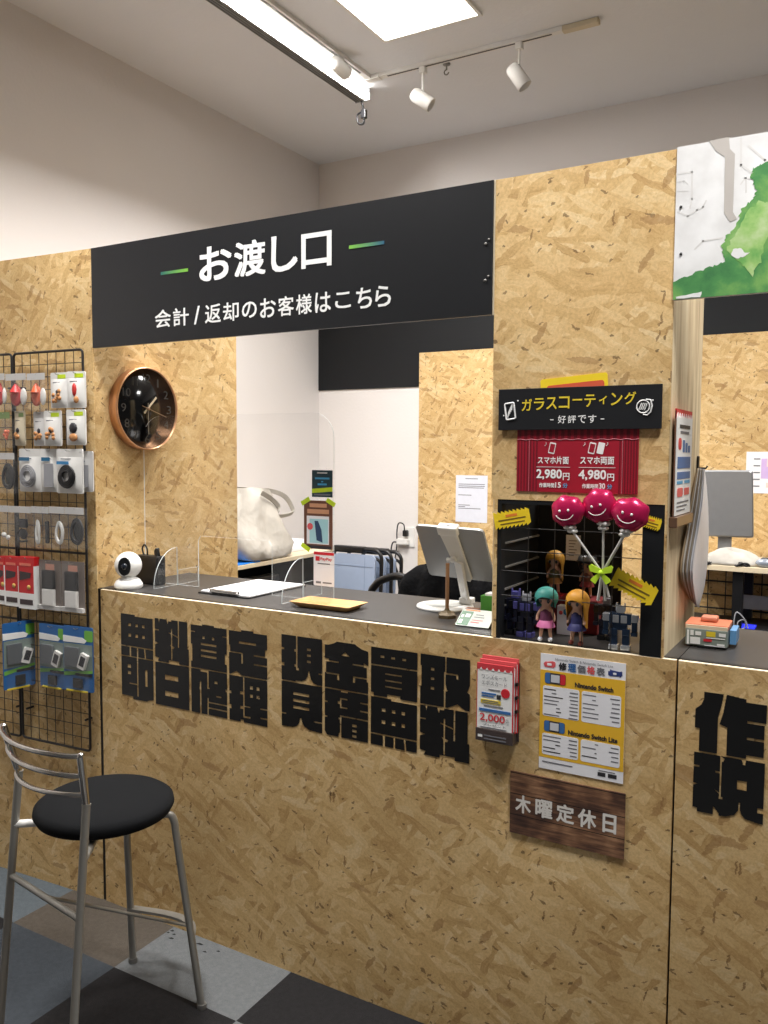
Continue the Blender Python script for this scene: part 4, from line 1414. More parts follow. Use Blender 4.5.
m = MB(NM); m.mat(BRED); m.box(x0 + w * .1, x0 + w * .3, z1 - h * .27, z1 - h * .14, .003, .0035)
m.text('PayPay', x0 + w * .34, x1 - w * .1, z1 - h * .27, z1 - h * .16, .0035, .03)
m.mat(GREYT); m.box(x0 + w * .2, x1 - w * .2, z1 - h * .36, z1 - h * .33, .003, .0034); m.box(x0 + w * .12, x0 + w * .36, z0 + h * .07, z0 + h * .13, .003, .0034); m.box(x0 + w * .45, x1 - w * .12, z0 + h * .08, z0 + h * .12, .003, .0034)
obj('print', m, None, t, True)

# clipboard with paper
cb4 = [at(px, py, 2, HT) for px, py in ((197, 593), (246, 599.5), (307, 586), (258, 580))]
o = cb4[0]; ux = (cb4[1] - cb4[0]); uy = (cb4[3] - cb4[0])
t = thing('clipboard', 'black clipboard of blank white paper lying on the counter behind the clear screen slot', 'clipboard', M=frame((o.x, o.y, HT), (1, -.02, 0), (.02, 1, 0)))
W_, D_ = .213, .300
m = MB(); m.mat(BLACKP); m.prism(rrect(0, W_, 0, D_, .008), 0, .004)
obj('board', m, None, t)
m = MB(); m.mat(pm('bright_white_paper', (246, 246, 248), .6, var=.01)); m.box(.005, W_ - .005, .012, D_ - .004, .0041, .0075)
obj('paper', m, None, t)
m = MB(); m.mat(CHROME); m.box(.05, W_ - .05, .002, .022, .0076, .011, .002); m.tube([(.05, .006, .014), (W_ - .05, .006, .014)], .004, 8)
m.mat(BLACKP); m.ball((.055, .012, .013), (.008, .006, .005), 10); m.ball((W_ - .055, .012, .013), (.008, .006, .005), 10)
obj('clip', m, None, t)

# wooden change tray
q = [at(px, py, 2, HT) for px, py in ((293, 603.5), (357, 611.5), (372, 604.5), (312, 597.5))]
t = thing('change_tray', 'shallow wooden change tray on the counter beside the payment card', 'tray', (q[0].x, q[0].y, HT))
WOODT = pm('beech_wood', (206, 160, 104), .45, var=.12, scale=12)
cx, cy = .818, .122
m = MB(); m.mat(WOODT)
hx, hy = .104, .055
ring0 = rrect(-hx + .022, hx - .022, -hy + .016, hy - .016, .006); ring1 = rrect(-hx, hx, -hy, hy, .006); ring2 = rrect(-hx + .005, hx - .005, -hy + .005, hy - .005, .004); ring3 = rrect(-hx + .027, hx - .027, -hy + .021, hy - .021, .004)
n = len(ring0)
vs = [(x, y, .0) for x, y in ring0] + [(x, y, .016) for x, y in ring1] + [(x, y, .016) for x, y in ring2] + [(x, y, .004) for x, y in ring3]
fs = [tuple(reversed(range(n)))] + [tuple(range(3 * n, 4 * n))]
for k in range(3):
    fs += [(k * n + i, k * n + (i + 1) % n, (k + 1) * n + (i + 1) % n, (k + 1) * n + i) for i in range(n)]
m.add(vs, fs, False, T(cx, cy, HT))
obj('tray_body', m, None, t, True)

# tablet on a stand, seen from behind
WHM = pm('white_metal', (226, 226, 224), .35, var=.02); TABG = pm('tablet_grey_metal', (150, 152, 154), .42, .35, var=.04)
bc = at(445, 607.5, 2, HT)
t = thing('tablet_stand', 'silver tablet seen from behind on a white round-footed stand on the counter', 'tablet', (bc.x, bc.y, HT))
m = MB(); m.mat(WHM); m.lathe([(.082, 0), (.084, .003), (.082, .008), (.06, .010), (0, .010)], 48, T(bc.x, bc.y, HT))
obj('base', m, None, t, True)
m = MB(); m.mat(pm('grey_rubber_pad', (176, 176, 172), .6)); m.lathe([(.055, .0101), (.054, .0115), (0, .0115)], 40, T(bc.x - .004, bc.y, HT))
obj('pad', m, None, t, True)
yT, yB = .20, .30
TL, TR_, BR_, BL_ = at(418, 524.5, 1, yT), at(485, 530.5, 1, yT), at(494, 581, 1, yB), at(428, 574, 1, yB)
cT = (TL + TR_ + BR_ + BL_) / 4
ux = ((TR_ - TL) + (BR_ - BL_)).normalized(); uy = ((TL - BL_) + (TR_ - BR_)); uy = (uy - ux * uy.dot(ux)).normalized()
TM = frame(tuple(cT), ux, uy)
tw = ((TR_ - TL).length + (BR_ - BL_).length) / 4; th = ((TL - BL_).length + (TR_ - BR_).length) / 4
m = MB(TM); m.mat(TABG); m.prism(rrect(-tw, tw, -th, th, .010), -.004, .004)
m.mat(WHM); m.box(-tw + .01, tw - .01, th - .001, th + .0006, -.0035, .0035)
obj('tablet', m, None, t, True, 'grey metal tablet')
m = MB(TM); m.mat(WHM)
m.box(-.032, .030, th - .020, th + .008, -.010, .016, .004)
m.prism([(-.028, th - .016), (-.012, -.01), (.016, -th + .0), (.030, -th - .002), (.036, -th + .008), (.024, th - .016)], .0045, .012)
obj('clamp_plate', m, None, t, True, 'white clamp plate on the back of the tablet')
m = MB(TM); m.mat(BLACKP); m.box(-.006, .006, th + .0081, th + .0086, -.002, .004); 
obj('release_button', m, None, t, True)
m = MB(TM); m.mat(WHM); m.tube([(-.022, -.012, .018), (.006, -.010, .018)], .006, 12); m.tube([(-.004, -.010, .012), (-.004, -.010, .022)], .009, 12)
obj('clamp_knob', m, None, t, True)
pm0 = TM @ Vector((.010, -.02, .013)); pb = Vector((bc.x + .052, bc.y + .035, HT + .012))
m = MB(); m.mat(WHM)
d = (pb - pm0).normalized(); sx = Vector((.86, -.5, 0)); nn = sx.cross(d).normalized(); sx = d.cross(nn).normalized()
ln = (pb - pm0).length
Ma = Matrix(((sx.x, d.x, nn.x, pm0.x), (sx.y, d.y, nn.y, pm0.y), (sx.z, d.z, nn.z, pm0.z), (0, 0, 0, 1)))
w0 = .016
# arm with a cable slot
m.box(-w0, -.0055, 0, ln, -.004, .004, M=Ma); m.box(.0055, w0, 0, ln, -.004, .004, M=Ma); m.box(-.0055, .0055, 0, ln * .50, -.004, .004, M=Ma); m.box(-.0055, .0055, ln * .78, ln, -.004, .004, M=Ma)
obj('arm', m, None, t, True)
m = MB(); m.mat(WHM); m.box(pb.x - .018, pb.x + .022, pb.y - .016, pb.y + .016, HT + .0102, HT + .030, .004)
obj('hinge', m, None, t, True)

p = at(447, 617.5, 2, HT)
t = thing('wooden_post_stand', 'thin wooden rod on a small dark hexagonal foot in front of the tablet stand', 'stand', (p.x, p.y, HT))
m = MB(); m.mat(pm('antique_bronze', (92, 78, 54), .5, .3)); m.lathe([(.027, 0), (.027, .009), (.020, .015), (.009, .020), (.006, .026)], 6, smooth=False)
obj('foot', m, None, t)
m = MB(); m.mat(pm('brown_wood_rod', (142, 104, 72), .5, var=.15)); m.tube([(0, 0, .022), (0, 0, .150)], .0052, 10)
obj('rod', m, None, t)

t = thing('card_display', 'slanted glossy card display with a green and white printed card near the niche', 'card display', (1.295, .095, HT))
a = Vector((1.248, .070, HT)); 
CMx = frame(tuple(a), (1, .0, 0), (.08, .72, .62))
m = MB(CMx); m.mat(pm('glossy_print', (214, 222, 216), .18)); m.prism(rrect(0, .094, .004, .060, .003), 0, .002)
obj('card', m, None, t, True)
m = MB(CMx); m.mat(pm('leaf_green', (70, 120, 84), .4)); m.box(.002, .034, .006, .052, .002, .0023); m.mat(WHITE); m.box(.005, .015, .010, .024, .0023, .0026); m.box(.005, .012, .030, .040, .0023, .0026); m.box(.016, .030, .032, .044, .0023, .0026)
m.mat(PINKP); m.box(.038, .062, .016, .019, .002, .0024); m.box(.040, .07, .024, .026, .002, .0024); m.mat(GREYT); m.box(.042, .07, .034, .036, .002, .0024); m.box(.044, .066, .042, .044, .002, .0024); m.mat(ORAP); m.box(.01, .05, .0545, .058, .002, .0024)
obj('print', m, None, t, True)
m = MB(); m.mat(BLACKP); m.prism([(.072, HT), (.115, HT), (.115, HT + .034)], 1.25, 1.342, frame((0, 0, 0), (0, 1, 0), (0, 0, 1)))
obj('wedge_stand', m, None, t, True)
t = thing('green_carton', 'small green carton standing behind the slanted card display', 'box', (1.308, .16, HT))
m = MB(); m.mat(pm('bright_green_card', (74, 138, 52), .5)); m.box(1.288, 1.330, .145, .185, HT, HT + .074, .0015); m.mat(PAPER); m.box(1.300, 1.328, .147, .183, HT + .0742, HT + .080)
obj('carton', m, None, t, True)
t = thing('brown_pouch', 'small reddish brown pouch between the tablet foot and the green carton', 'pouch', (1.258, .165, HT))
m = MB(); m.mat(pm('reddish_leather', (126, 84, 66), .6)); m.box(1.234, 1.282, .15, .18, HT, HT + .034, .008, seg=3)
obj('pouch_body', m, None, t, True)

# ================================================================== RIGHT-HAND COUNTER AND PILLAR SIDE
SM = frame((1.789, 0, 0), (0, 1, 0), (0, 0, 1))
t = thing('wall_leaflet_holder', 'tall red-topped leaflet fixed on the narrow side of the pillar', 'leaflet', M=SM @ T(.117, 1.483, 0))
m = MB(); m.mat(pm('brown_edge', (120, 84, 66), .5)); m.box(-.092, .092, -.112, .122, .0070, .0098)
m.mat(BRED); m.box(-.092, .092, .104, .126, .0068, .0100)
m.mat(WHITE); m.box(-.090, .090, -.111, .108, .0101, .0115)
for k in range(8):
    m.mat(WHITE); m.prism([(-.09 + k * .0235, .106), (-.07 + k * .0235, .106), (-.08 + k * .0235, .118)], .0101, .0112)
obj('leaflet', m, None, t)
m = MB()
m.mat(INK); m.box(-.06, .06, .084, .092, .0115, .012)
m.mat(GREYT); m.box(-.05, .05, .072, .078, .0115, .012)
m.mat(BRED); m.prism(rrect(-.07, -.035, .036, .062, .01), .0115, .012); m.mat(BLUP)
for k in range(3):
    m.prism(rrect(-.02 + k * .032, .004 + k * .032, .03, .058 - k * .006, .004), .0115, .012)
m.box(-.075, .075, -.006, .020, .0115, .012); m.box(-.075, .075, -.030, -.014, .0115, .012)
m.mat(CYANP); m.box(-.075, -.01, -.041, -.034, .0115, .012); m.box(.01, .075, -.041, -.034, .0115, .012)
m.mat(PINKP); m.prism(rrect(-.07, -.005, -.070, -.050, .008), .0115, .012); m.box(.01, .07, -.068, -.052, .0115, .012)
m.mat(GREYT)
for k in range(3):
    m.box(-.07, .066 - k * .02, -.084 - k * .009, -.081 - k * .009, .0115, .012)
obj('print', m, None, t)
m = MB(); m.mat(pm('brown_acrylic', (104, 78, 62), .3)); m.box(-.094, .094, -.137, -.113, .0004, .018, .002)
obj('pocket', m, None, t)

t = thing('hanging_paper_bundle', 'bundle of clear-sleeved papers hanging from a hook on the pillar side', 'papers', (1.80, .3, 1.48))
m = MB(); m.mat(BLACKP); m.tube([(1.7895, .345, 1.474), (1.812, .345, 1.474), (1.815, .345, 1.480)], .0025, 6); m.box(1.7895, 1.794, .343, .361, 1.455, 1.505, .002)
obj('hook', m, None, t, True)
PAPS = [pm('sleeve_paper_%d' % k, c, .4, var=.05) for k, c in enumerate(((196, 172, 138), (236, 232, 224), (160, 138, 112), (236, 235, 235), (190, 176, 158), (240, 240, 243), (246, 246, 250)))]
for k in range(7):
    f = k / 6
    # each sleeve hangs by its far top corner and bows away from the board; the ones in front hang a little further round
    left = [(.335 + .008 * f, 1.474), (.255 + .055 * f, 1.40), (.195 + .055 * f, 1.33), (.135 + .050 * f, 1.235), (.235 + .03 * f, 1.165 - .02 * f), (.30 + .02 * f, 1.145 - .022 * f)]
    right = [(.345 + .005 * f, 1.474), (.358 + .018 * f, 1.41), (.376 + .022 * f, 1.33), (.380 + .025 * f, 1.25), (.355 + .03 * f, 1.17), (.31 + .025 * f, 1.143 - .022 * f)]
    L_ = bez([(0, a_, b_) for a_, b_ in left], 4); R_ = bez([(0, a_, b_) for a_, b_ in right], 4)
    vs, fs = [], []
    n = len(L_)
    for i_ in range(n):
        for q_ in range(6):
            g = q_ / 5
            p = L_[i_].lerp(R_[i_], g)
            u = i_ / (n - 1)
            vs.append((1.7925 + k * .0024 + (.003 + .004 * f) * math.sin(u * PI) + .0012 * math.sin(g * 5 + k) * u, p.y, p.z))
    for i_ in range(n - 1):
        for q_ in range(5):
            fs.append((i_ * 6 + q_, i_ * 6 + q_ + 1, i_ * 6 + 7 + q_, i_ * 6 + 6 + q_))
    m = MB(); m.mat(PAPS[k]); nv = len(vs)
    m.add(vs + [(a_ + .0012, b_, c_) for a_, b_, c_ in vs], fs + [tuple(reversed([x + nv for x in q])) for q in fs], True)
    obj('sleeve', m, None, t, True)

bx = Vector((1.856, .215, HT))
t = thing('card_dispenser', 'card dispenser box with a grey-green printed front on the counter right of the pillar', 'card dispenser', (1.856, .22, HT))
fl_, fr_ = at(685, 646, 2, HT), at(727, 650.5, 2, HT)
dx = Vector((fr_.x - fl_.x, fr_.y - fl_.y, 0)); dn = Vector((-dx.y, dx.x, 0)).normalized(); wq = dx.length; dxn = dx.normalized()
DM = Matrix(((dxn.x, dn.x, 0, fl_.x), (dxn.y, dn.y, 0, fl_.y), (0, 0, 1, HT), (0, 0, 0, 1)))
m = MB(DM); m.mat(pm('grey_green_card', (132, 142, 134), .4)); m.box(0, wq, .0, .10, .004, .044, .002)
m.mat(BLACKP); m.box(wq * .3, wq * .75, -.004, .08, 0, .004)
obj('box_body', m, None, t, True)
m = MB(DM @ frame((0, -.0003, 0), (1, 0, 0), (0, 0, 1))); m.mat(WHITE)
for (a0, a1, b0, b1) in ((.04, .09, .006, .040), (.12, .36, .008, .024), (.12, .20, .028, .040), (.24, .38, .029, .038), (.80, .96, .030, .038), (.76, .94, .009, .013), (.5, .95, .024, .026)):
    m.box(a0 * wq, a1 * wq, b0, b1, .0002, .0008)
m.mat(YELP); m.box(.50 * wq, .72 * wq, .028, .040, .0002, .0008); m.mat(BRED); m.box(.44 * wq, .64 * wq, .016, .022, .0002, .0008); m.mat(PAPER); m.box(.46 * wq, .95 * wq, .006, .008, .0002, .0008)
obj('print', m, None, t, True)
m = MB(DM); m.mat(pm('salmon_card', (206, 118, 84), .5)); m.box(-.002, wq + .001, .006, .095, .0442, .054, .001); m.mat(pm('cream_card', (226, 206, 178), .5)); m.box(.0, wq, .002, .006, .040, .052); m.mat(pm('coral_bag', (206, 128, 100), .5)); m.box(wq * .3, wq * .7, .04, .08, .054, .066, .004)
obj('card_stack', m, None, t, True)
m = MB(DM); m.mat(pm('light_blue_card', (104, 158, 206), .4)); m.box(wq + .002, wq + .016, .03, .10, .008, .042, .001)
obj('blue_tab', m, None, t, True)

# ================================================================== BAR STOOL
SZ = .566
t = thing('bar_stool', 'silver-legged bar stool with a round black seat and three-rail chrome back', 'stool', (.478, -.415, 0))
m = MB(); m.mat(FABRICB); m.lathe([(.0, -.004), (.150, -.002), (.168, .006), (.176, .020), (.174, .033), (.160, .043), (.10, .049), (0, .050)], 56, T(.478, -.415, SZ))
obj('seat', m, None, t, True)
m = MB(); m.mat(BLACKP); m.lathe([(.10, -.012), (.12, -.005), (.12, -.003)], 24, T(.478, -.415, SZ + .0005))
obj('seat_plate', m, None, t, True)
FTR, FTL = Vector((.656, -.252, 0)), Vector((.338, -.199, 0))
fr_top, fl_top = Vector((.600, -.288, .512)), Vector((.368, -.245, .512))
rr_j, rl_j = Vector((.606, -.582, .677)), Vector((.309, -.543, .687))
RR, RL = Vector((.622, -.660, 0)), Vector((.288, -.606, 0))


def leg_front(foot, top, inn):
    m = MB(); m.mat(SILVERP)
    d = (top - foot).normalized()
    m.tube([foot, top - d * .01] + [top - d * .01 * (1 - i / 5) + Vector(((inn.x - top.x) * .16 * (i / 5) ** 2, (inn.y - top.y) * .16 * (i / 5) ** 2, .034 * math.sin(i / 5 * PI / 2))) for i in range(1, 6)] + [inn], .0100, 12)
    o = obj('leg', m, None, t, True)
    m = MB(); m.mat(GREYM); m.lathe([(.0125, 0), (.0135, .004), (.0125, .014)], 12, T(foot.x, foot.y, 0))
    obj('foot_cap', m, None, o, True)
    return o


leg_front(FTR, fr_top, Vector((.535, -.365, .556)))
leg_front(FTL, fl_top, Vector((.425, -.345, .556)))
for foot, j in ((RR, rr_j), (RL, rl_j)):
    m = MB(); m.mat(SILVERP); m.tube([foot, foot.lerp(j, .5), j], .0100, 12)
    m.tube([j, j + (j - foot).normalized() * .004], .0110, 12)
    o = obj('leg', m, None, t, True)
    m = MB(); m.mat(GREYM); m.lathe([(.0125, 0), (.0135, .004), (.0125, .014)], 12, T(foot.x, foot.y, 0))
    obj('foot_cap', m, None, o, True)
    # short bracket from the rear leg to the seat
    zz = .552; pj = foot.lerp(j, zz / j.z)
    e = Vector((.478, -.415, zz)); e = pj.lerp(e, .62)
    m = MB(); m.mat(LAMPW if foot is RL else SILVERP); m.tube([pj, e], .010, 10)
    obj('seat_bracket', m, None, t, True)
rt, lt = Vector((.612, -.600, .802)), Vector((.286, -.568, .808))
for a, b_ in ((rr_j, rt), (rl_j, lt)):
    m = MB(); m.mat(CHROME); m.tube([a, a.lerp(b_, .5), b_], .0095, 12); m.ball(tuple(b_), .0095, 12)
    obj('back_post', m, None, t, True)
for fR, fL, bl in ((1.0, 1.0, .050), (.60, .62, .050), (.22, .05, .048)):
    a, b_ = rl_j.lerp(lt, fL), rr_j.lerp(rt, fR)
    pts = []
    n = 18
    for i in range(n + 1):
        f = i / n
        s = min(1, math.sin(PI * f) * 1.25) if False else math.sin(PI * f) ** .7
        pts.append(a.lerp(b_, f) + Vector((-.006, -bl, 0)) * s)
    m = MB(); m.mat(CHROME); m.tube(pts, .0062, 10)
    obj('back_rail', m, None, t, True)
m = MB(); m.mat(SILVERP)
sl, sr = RL.lerp(rl_j, .42 / .687), RR.lerp(rr_j, .415 / .677)
m.tube([sl, sr], .008, 10)
obj('stretcher', m, None, t, True)
m = MB(); m.mat(SILVERP)
al, ar = FTL.lerp(fl_top, .175 / .512), FTR.lerp(fr_top, .195 / .512)
pts = arc(al, ar, (.02, .075, -.02), 16)
vs, fs = [], []
for i, p in enumerate(pts):
    for dz, dy in ((-.004, -.012), (-.004, .012), (.004, .012), (.004, -.012)):
        vs.append((p.x, p.y + dy, p.z + dz))
for i in range(len(pts) - 1):
    for k in range(4):
        fs.append((i * 4 + k, i * 4 + (k + 1) % 4, i * 4 + 4 + (k + 1) % 4, i * 4 + 4 + k))
m.add(vs, fs, False)
obj('footrest', m, None, t, True)
m = MB(); m.mat(SILVERP); m.tube([sl.lerp(sr, .5), pts[11] + Vector((0, 0, -.002))], .0045, 8)
obj('tie_rod', m, None, t, True)

# ================================================================== WIRE RACKS AND HANGING GOODS
WG = .028     # the grids stand this far out of the board


def wire_grid(u0, u1, lab):
    t = thing('wire_grid', lab, 'wire rack', M=LF @ T((u0 + u1) / 2, .52, 0), group='black wire grids on the board')
    o = -(u0 + u1) / 2
    m = MB(); m.mat(DARKWIRE)
    m.tube([(x, y - .52, WG) for x, y in rrect(u0 + o, u1 + o, .518, 1.834, .012, 3)], .0042, 8, closed=True)
    obj('frame', m, None, t)
    m = MB(); m.mat(DARKWIRE)
    n = 8
    for i in range(1, n):
        x = u0 + o + (u1 - u0) * i / n
        m.tube([(x, 0, WG), (x, 1.312, WG)], .0013, 5)
    k = 32
    for j in range(1, k):
        z = 1.314 * j / k
        m.tube([(u0 + o, z, WG + .0022), (u1 + o, z, WG + .0022)], .0013, 5)
    obj('mesh', m, None, t)
    m = MB(); m.mat(DARKWIRE)
    for z in (.655, .41):
        m.tube([(u0 + o, z, WG - .004), (u1 + o, z, WG - .004)], .004, 6)
    obj('cross_bar', m, None, t)
    m = MB(); m.mat(DARKWIRE)
    for x in (u0 + o + .02, u1 + o - .02):
        for z in (.10, 1.2):
            m.tube([(x, z, .0), (x, z, WG)], .004, 6)
    obj('wall_bracket', m, None, t)
    return t


wire_grid(-.343, -.029, 'black wire grid with eight columns of mesh, hung with accessories, next to the clock wall')
wire_grid(-.669, -.353, 'neighbouring black wire grid cut off by the picture edge')

BAGW = pm('white_pouch', (226, 224, 220), .5, var=.04); BAGG = pm('pale_grey_pouch', (200, 198, 196), .5); BEI = pm('beige_pouch', (196, 184, 160), .5)
ORG = pm('orange_beads', (190, 134, 84), .5, var=.3, scale=120); REDN = pm('red_goods', (196, 52, 50), .45); WHITEC = pm('white_cable', (228, 226, 222), .4); BLKC = pm('black_cable', (30, 29, 31), .45); GRYC = pm('grey_cable', (150, 150, 154), .45)
BLISTER = clear('blister_plastic', veil=.018, gloss=.6)
REDBOX = pm('red_packet', (198, 28, 34), .4); BLUPK = pm('blue_packet', (40, 98, 160), .4); LGRN = pm('leaf_green_print', (110, 176, 70), .45)
HOOKM = pm('hook_steel', (170, 168, 164), .3, .8)


def packet(name, lab, cat, u0, v1, u1, v0, w=.045, ang=0, group=None, hook=True):
    """a packet hung on a peg: local origin at its top centre, face towards +z"""
    t = thing(name, lab, cat, M=LF @ T((u0 + u1) / 2, v1, w) @ R(ang, 'Y'), group=group)
    if hook:
        m = MB(); m.mat(HOOKM); m.tube([(0, -.007, -(w - WG) - .002), (0, -.007, .012), (0, -.002, .018)], .0014, 5)
        obj('peg', m, None, t)
    return t, u1 - u0, v1 - v0


def coil(m, cx, cy, rx, ry, r, w, turns=3):
    for k in range(turns):
        f = 1 - k * .16
        m.tube([(cx + rx * f * math.cos(a) + .001 * math.sin(3 * a + k), cy + ry * f * math.sin(a), w + .001 * k + .001 * math.sin(2 * a + k)) for a in [2 * PI * i / 20 for i in range(20)]], r, 6, closed=True)


def pouch(lab, r, body, fill, w=.045, ang=0, tab=LIME, group='zip pouches on pegs', th=.012):
    t, W, Hh = packet('zip_pouch', lab, 'packet', *r, w=w, ang=ang, group=group)
    m = MB(); m.mat(body)
    m.prism(rrect(-W / 2, W / 2, -Hh, 0, .005, 3), -.004, .0)
    # a bulging front
    n = 8
    vs = [(-W / 2 * .94 + W * .94 * i / n, -Hh * .98 + Hh * .80 * j / n, .0002 + th * math.sin(PI * i / n) ** .6 * math.sin(PI * (j / n) ** .7) ** .7) for j in range(n + 1) for i in range(n + 1)]
    m.add(vs, [(j * (n + 1) + i, j * (n + 1) + i + 1, (j + 1) * (n + 1) + i + 1, (j + 1) * (n + 1) + i) for j in range(n) for i in range(n)], True)
    obj('pouch_body', m, None, t)
    m = MB()
    if tab:
        m.mat(tab); m.box(-W * .08, W * .38, -.020, -.007, .0002, .001)
    m.mat(GREYT); m.box(-W * .38, W * .18, -.036, -.033, .0095, .0105) if not fill else m.box(-W * .3, W * .1, -.034, -.031, .0045, .0052)
    obj('header_print', m, None, t)
    m = MB()
    fy = -Hh * .66
    if fill == 'beads':
        m.mat(ORG)
        rr = random.Random(int(r[0] * 1e4))
        for k in range(9):
            m.ball((rr.uniform(-.2, .2) * W, fy + rr.uniform(-.16, .14) * Hh, th * .98), (.0075, .0075, .004), 8)
        m.mat(INK); m.ball((W * .05, fy + Hh * .1, th), (.007, .009, .004), 8)
    elif fill == 'redbead':
        m.mat(REDN); m.ball((-.0, fy + .018, th), (.008, .022, .005), 10); m.mat(ORG); m.ball((.006, fy - .014, th), (.009, .012, .005), 10)
    elif fill == 'dark':
        m.mat(INK); m.ball((0, fy + .016, th), (.017, .018, .006), 10); m.mat(ORG); m.ball((0, fy - .014, th), (.018, .014, .006), 10)
    elif fill == 'coil_grey':
        m.mat(GRYC); coil(m, 0, fy + .004, W * .34, Hh * .25, .0022, th, 4); m.mat(pm('logo_teal', (40, 104, 140), .4)); m.box(-W * .42, W * .05, -.040, -.028, .0085, .0095)
    elif fill == 'coil_black':
        m.mat(BLKC); coil(m, 0, fy + .006, W * .29, Hh * .24, .0042, th + .002, 4); m.mat(pm('logo_blue', (52, 130, 184), .4)); m.box(-W * .42, W * .04, -.050, -.040, .0085, .0095)
    elif fill == 'flat_grey':
        m.mat(GRYC); m.box(-W * .2, W * .3, -Hh * .88, -Hh * .34, th * .8, th * 1.02); m.mat(pm('logo_teal', (40, 104, 140), .4)); m.box(-W * .35, W * .1, -.040, -.028, .0085, .0095)
    obj('contents', m, None, t)
    return t


def clearbag(lab, r, fill, w=.045, ang=0, group='clear bags on pegs', head=BAGG):
    t, W, Hh = packet('clear_bag', lab, 'packet', *r, w=w, ang=ang, group=group)
    m = MB(); m.mat(FILM); m.prism(rrect(-W / 2, W / 2, -Hh, 0, .004, 3), .0152, .0158); m.prism(rrect(-W / 2, W / 2, -Hh, 0, .004, 3), -.0022, -.0016)
    obj('film', m, None, t)
    m = MB(); m.mat(head); m.box(-W / 2, W / 2, -.020, .002, .0160, .0168)
    obj('header_strip', m, None, t)
    m = MB(); fy = -Hh * .62
    if fill in ('red', 'orange'):
        c = REDN if fill == 'red' else pm('orange_red_goods', (214, 96, 56), .45)
        m.mat(c); m.ball((-W * .1, fy + .006, .008), (W * .28, Hh * .30, .006), 14); m.lathe([(W * .22, -.006), (.004, .024)], 10, T(-W * .1, fy + Hh * .18, .008) @ R(-PI / 2, 'X'))
        m.mat(BAGW); m.ball((W * .26, fy + .002, .007), (W * .16, Hh * .24, .006), 12)
    elif fill == 'spark':
        m.mat(pm('coral_goods', (226, 120, 84), .4)); 
        for k in range(5):
            m.ball((W * (-.1 + .07 * k), fy + .012 * math.sin(k * 2.1), .008), (.006, .008, .005), 8)
    elif fill == 'blackcoil':
        m.mat(BLKC); coil(m, 0, fy + .006, W * .30, Hh * .30, .0048, .0065, 2)
        m.ball((0, fy + .006, .004), (W * .22, Hh * .22, .003), 12)
    elif fill == 'whitecoil':
        m.mat(WHITEC); coil(m, 0, fy, W * .22, Hh * .26, .0042, .006, 2)
    elif fill == 'whiteslim':
        m.mat(WHITEC); coil(m, -W * .1, fy, W * .16, Hh * .28, .004, .006, 2)
    elif fill == 'adapter':
        m.mat(BLKC); m.box(-.012, .022, -Hh * .52, -Hh * .30, .002, .013, .003); m.ball((.004, -Hh * .68, .007), (.020, .018, .006), 12); m.tube(bez([(-.004, -Hh * .55, .007), (-.03, -Hh * .7, .007), (-.015, -Hh * .86, .007), (.02, -Hh * .84, .007)]), .0035, 6)
    elif fill == 'smallwhite':
        m.mat(WHITEC); m.ball((-.008, -Hh * .74, .007), (.011, .010, .006), 10); m.ball((.012, -Hh * .8, .007), (.009, .009, .006), 10)
    elif fill == 'darkslim':
        m.mat(BLKC); m.box(-W * .2, W * .2, -Hh * .88, -Hh * .34, .003, .012, .003)
    obj('contents', m, None, t)
    return t


clearbag('clear bag with a sliver of red, at the picture edge of the top peg row', (-.405, 1.765, -.350, 1.645), 'red')
clearbag('clear bag with a bright red item, top peg row', (-.345, 1.762, -.250, 1.640), 'red')
clearbag('clear bag with an orange-red item, top peg row', (-.245, 1.760, -.163, 1.638), 'orange')
pouch('white pouch with a lime tab and orange beads, top peg row', (-.152, 1.762, -.075, 1.648), BAGW, 'beads', .048)
pouch('slightly askew white pouch with red and orange beads, end of the top peg row', (-.078, 1.764, -.012, 1.647), BAGW, 'redbead', .042, .25)
clearbag('clear bag with a coral item, second peg row at the picture edge', (-.392, 1.636, -.330, 1.518), 'spark', head=pm('dull_green_strip', (120, 140, 90), .5))
pouch('narrow beige pouch, second peg row', (-.326, 1.642, -.278, 1.526), BEI, 'beads', .045, .0, pm('dull_green_strip', (120, 140, 90), .5))
pouch('greyish pouch partly behind a white one, second peg row', (-.243, 1.638, -.176, 1.525), BAGG, 'beads', .040, .0, None)
pouch('white pouch with lime tab and an orange ball, middle of the second peg row', (-.184, 1.640, -.106, 1.525), BAGW, 'beads', .050)
pouch('white pouch with lime tab, dark and orange contents, end of second peg row', (-.085, 1.642, -.002, 1.528), BAGW, 'dark', .048)
clearbag('clear bag with a thick black coil, third peg row', (-.396, 1.500, -.312, 1.366), 'blackcoil', .046)
pouch('large white pouch with a grey cable coil, third peg row', (-.303, 1.516, -.199, 1.373), BAGW, 'coil_grey', .050, 0, None)
pouch('white pouch with a flat grey cable, tucked between two coil pouches', (-.204, 1.516, -.134, 1.374), BAGW, 'flat_grey', .044, .2, None)
pouch('large white pouch with a black cable coil, third peg row', (-.128, 1.516, -.013, 1.372), BAGW, 'coil_black', .052, 0, None)
pouch('white pouch edge sticking out behind the black coil pouch', (-.060, 1.509, .014, 1.378), BAGG, 'flat_grey', .036, .0, None, th=.006)
clearbag('clear bag with small white earphones, fourth peg row at the picture edge', (-.405, 1.322, -.346, 1.188), 'smallwhite')
clearbag('clear bag with a black adapter and lead, fourth peg row', (-.344, 1.322, -.242, 1.186), 'adapter')
clearbag('clear bag with a thin white cable, fourth peg row', (-.240, 1.324, -.196, 1.188), 'whiteslim')
clearbag('slim clear bag with a dark item between two white cables', (-.194, 1.324, -.160, 1.188), 'darkslim')
clearbag('clear bag with a looped white cable, fourth peg row', (-.158, 1.326, -.088, 1.190), 'whitecoil')
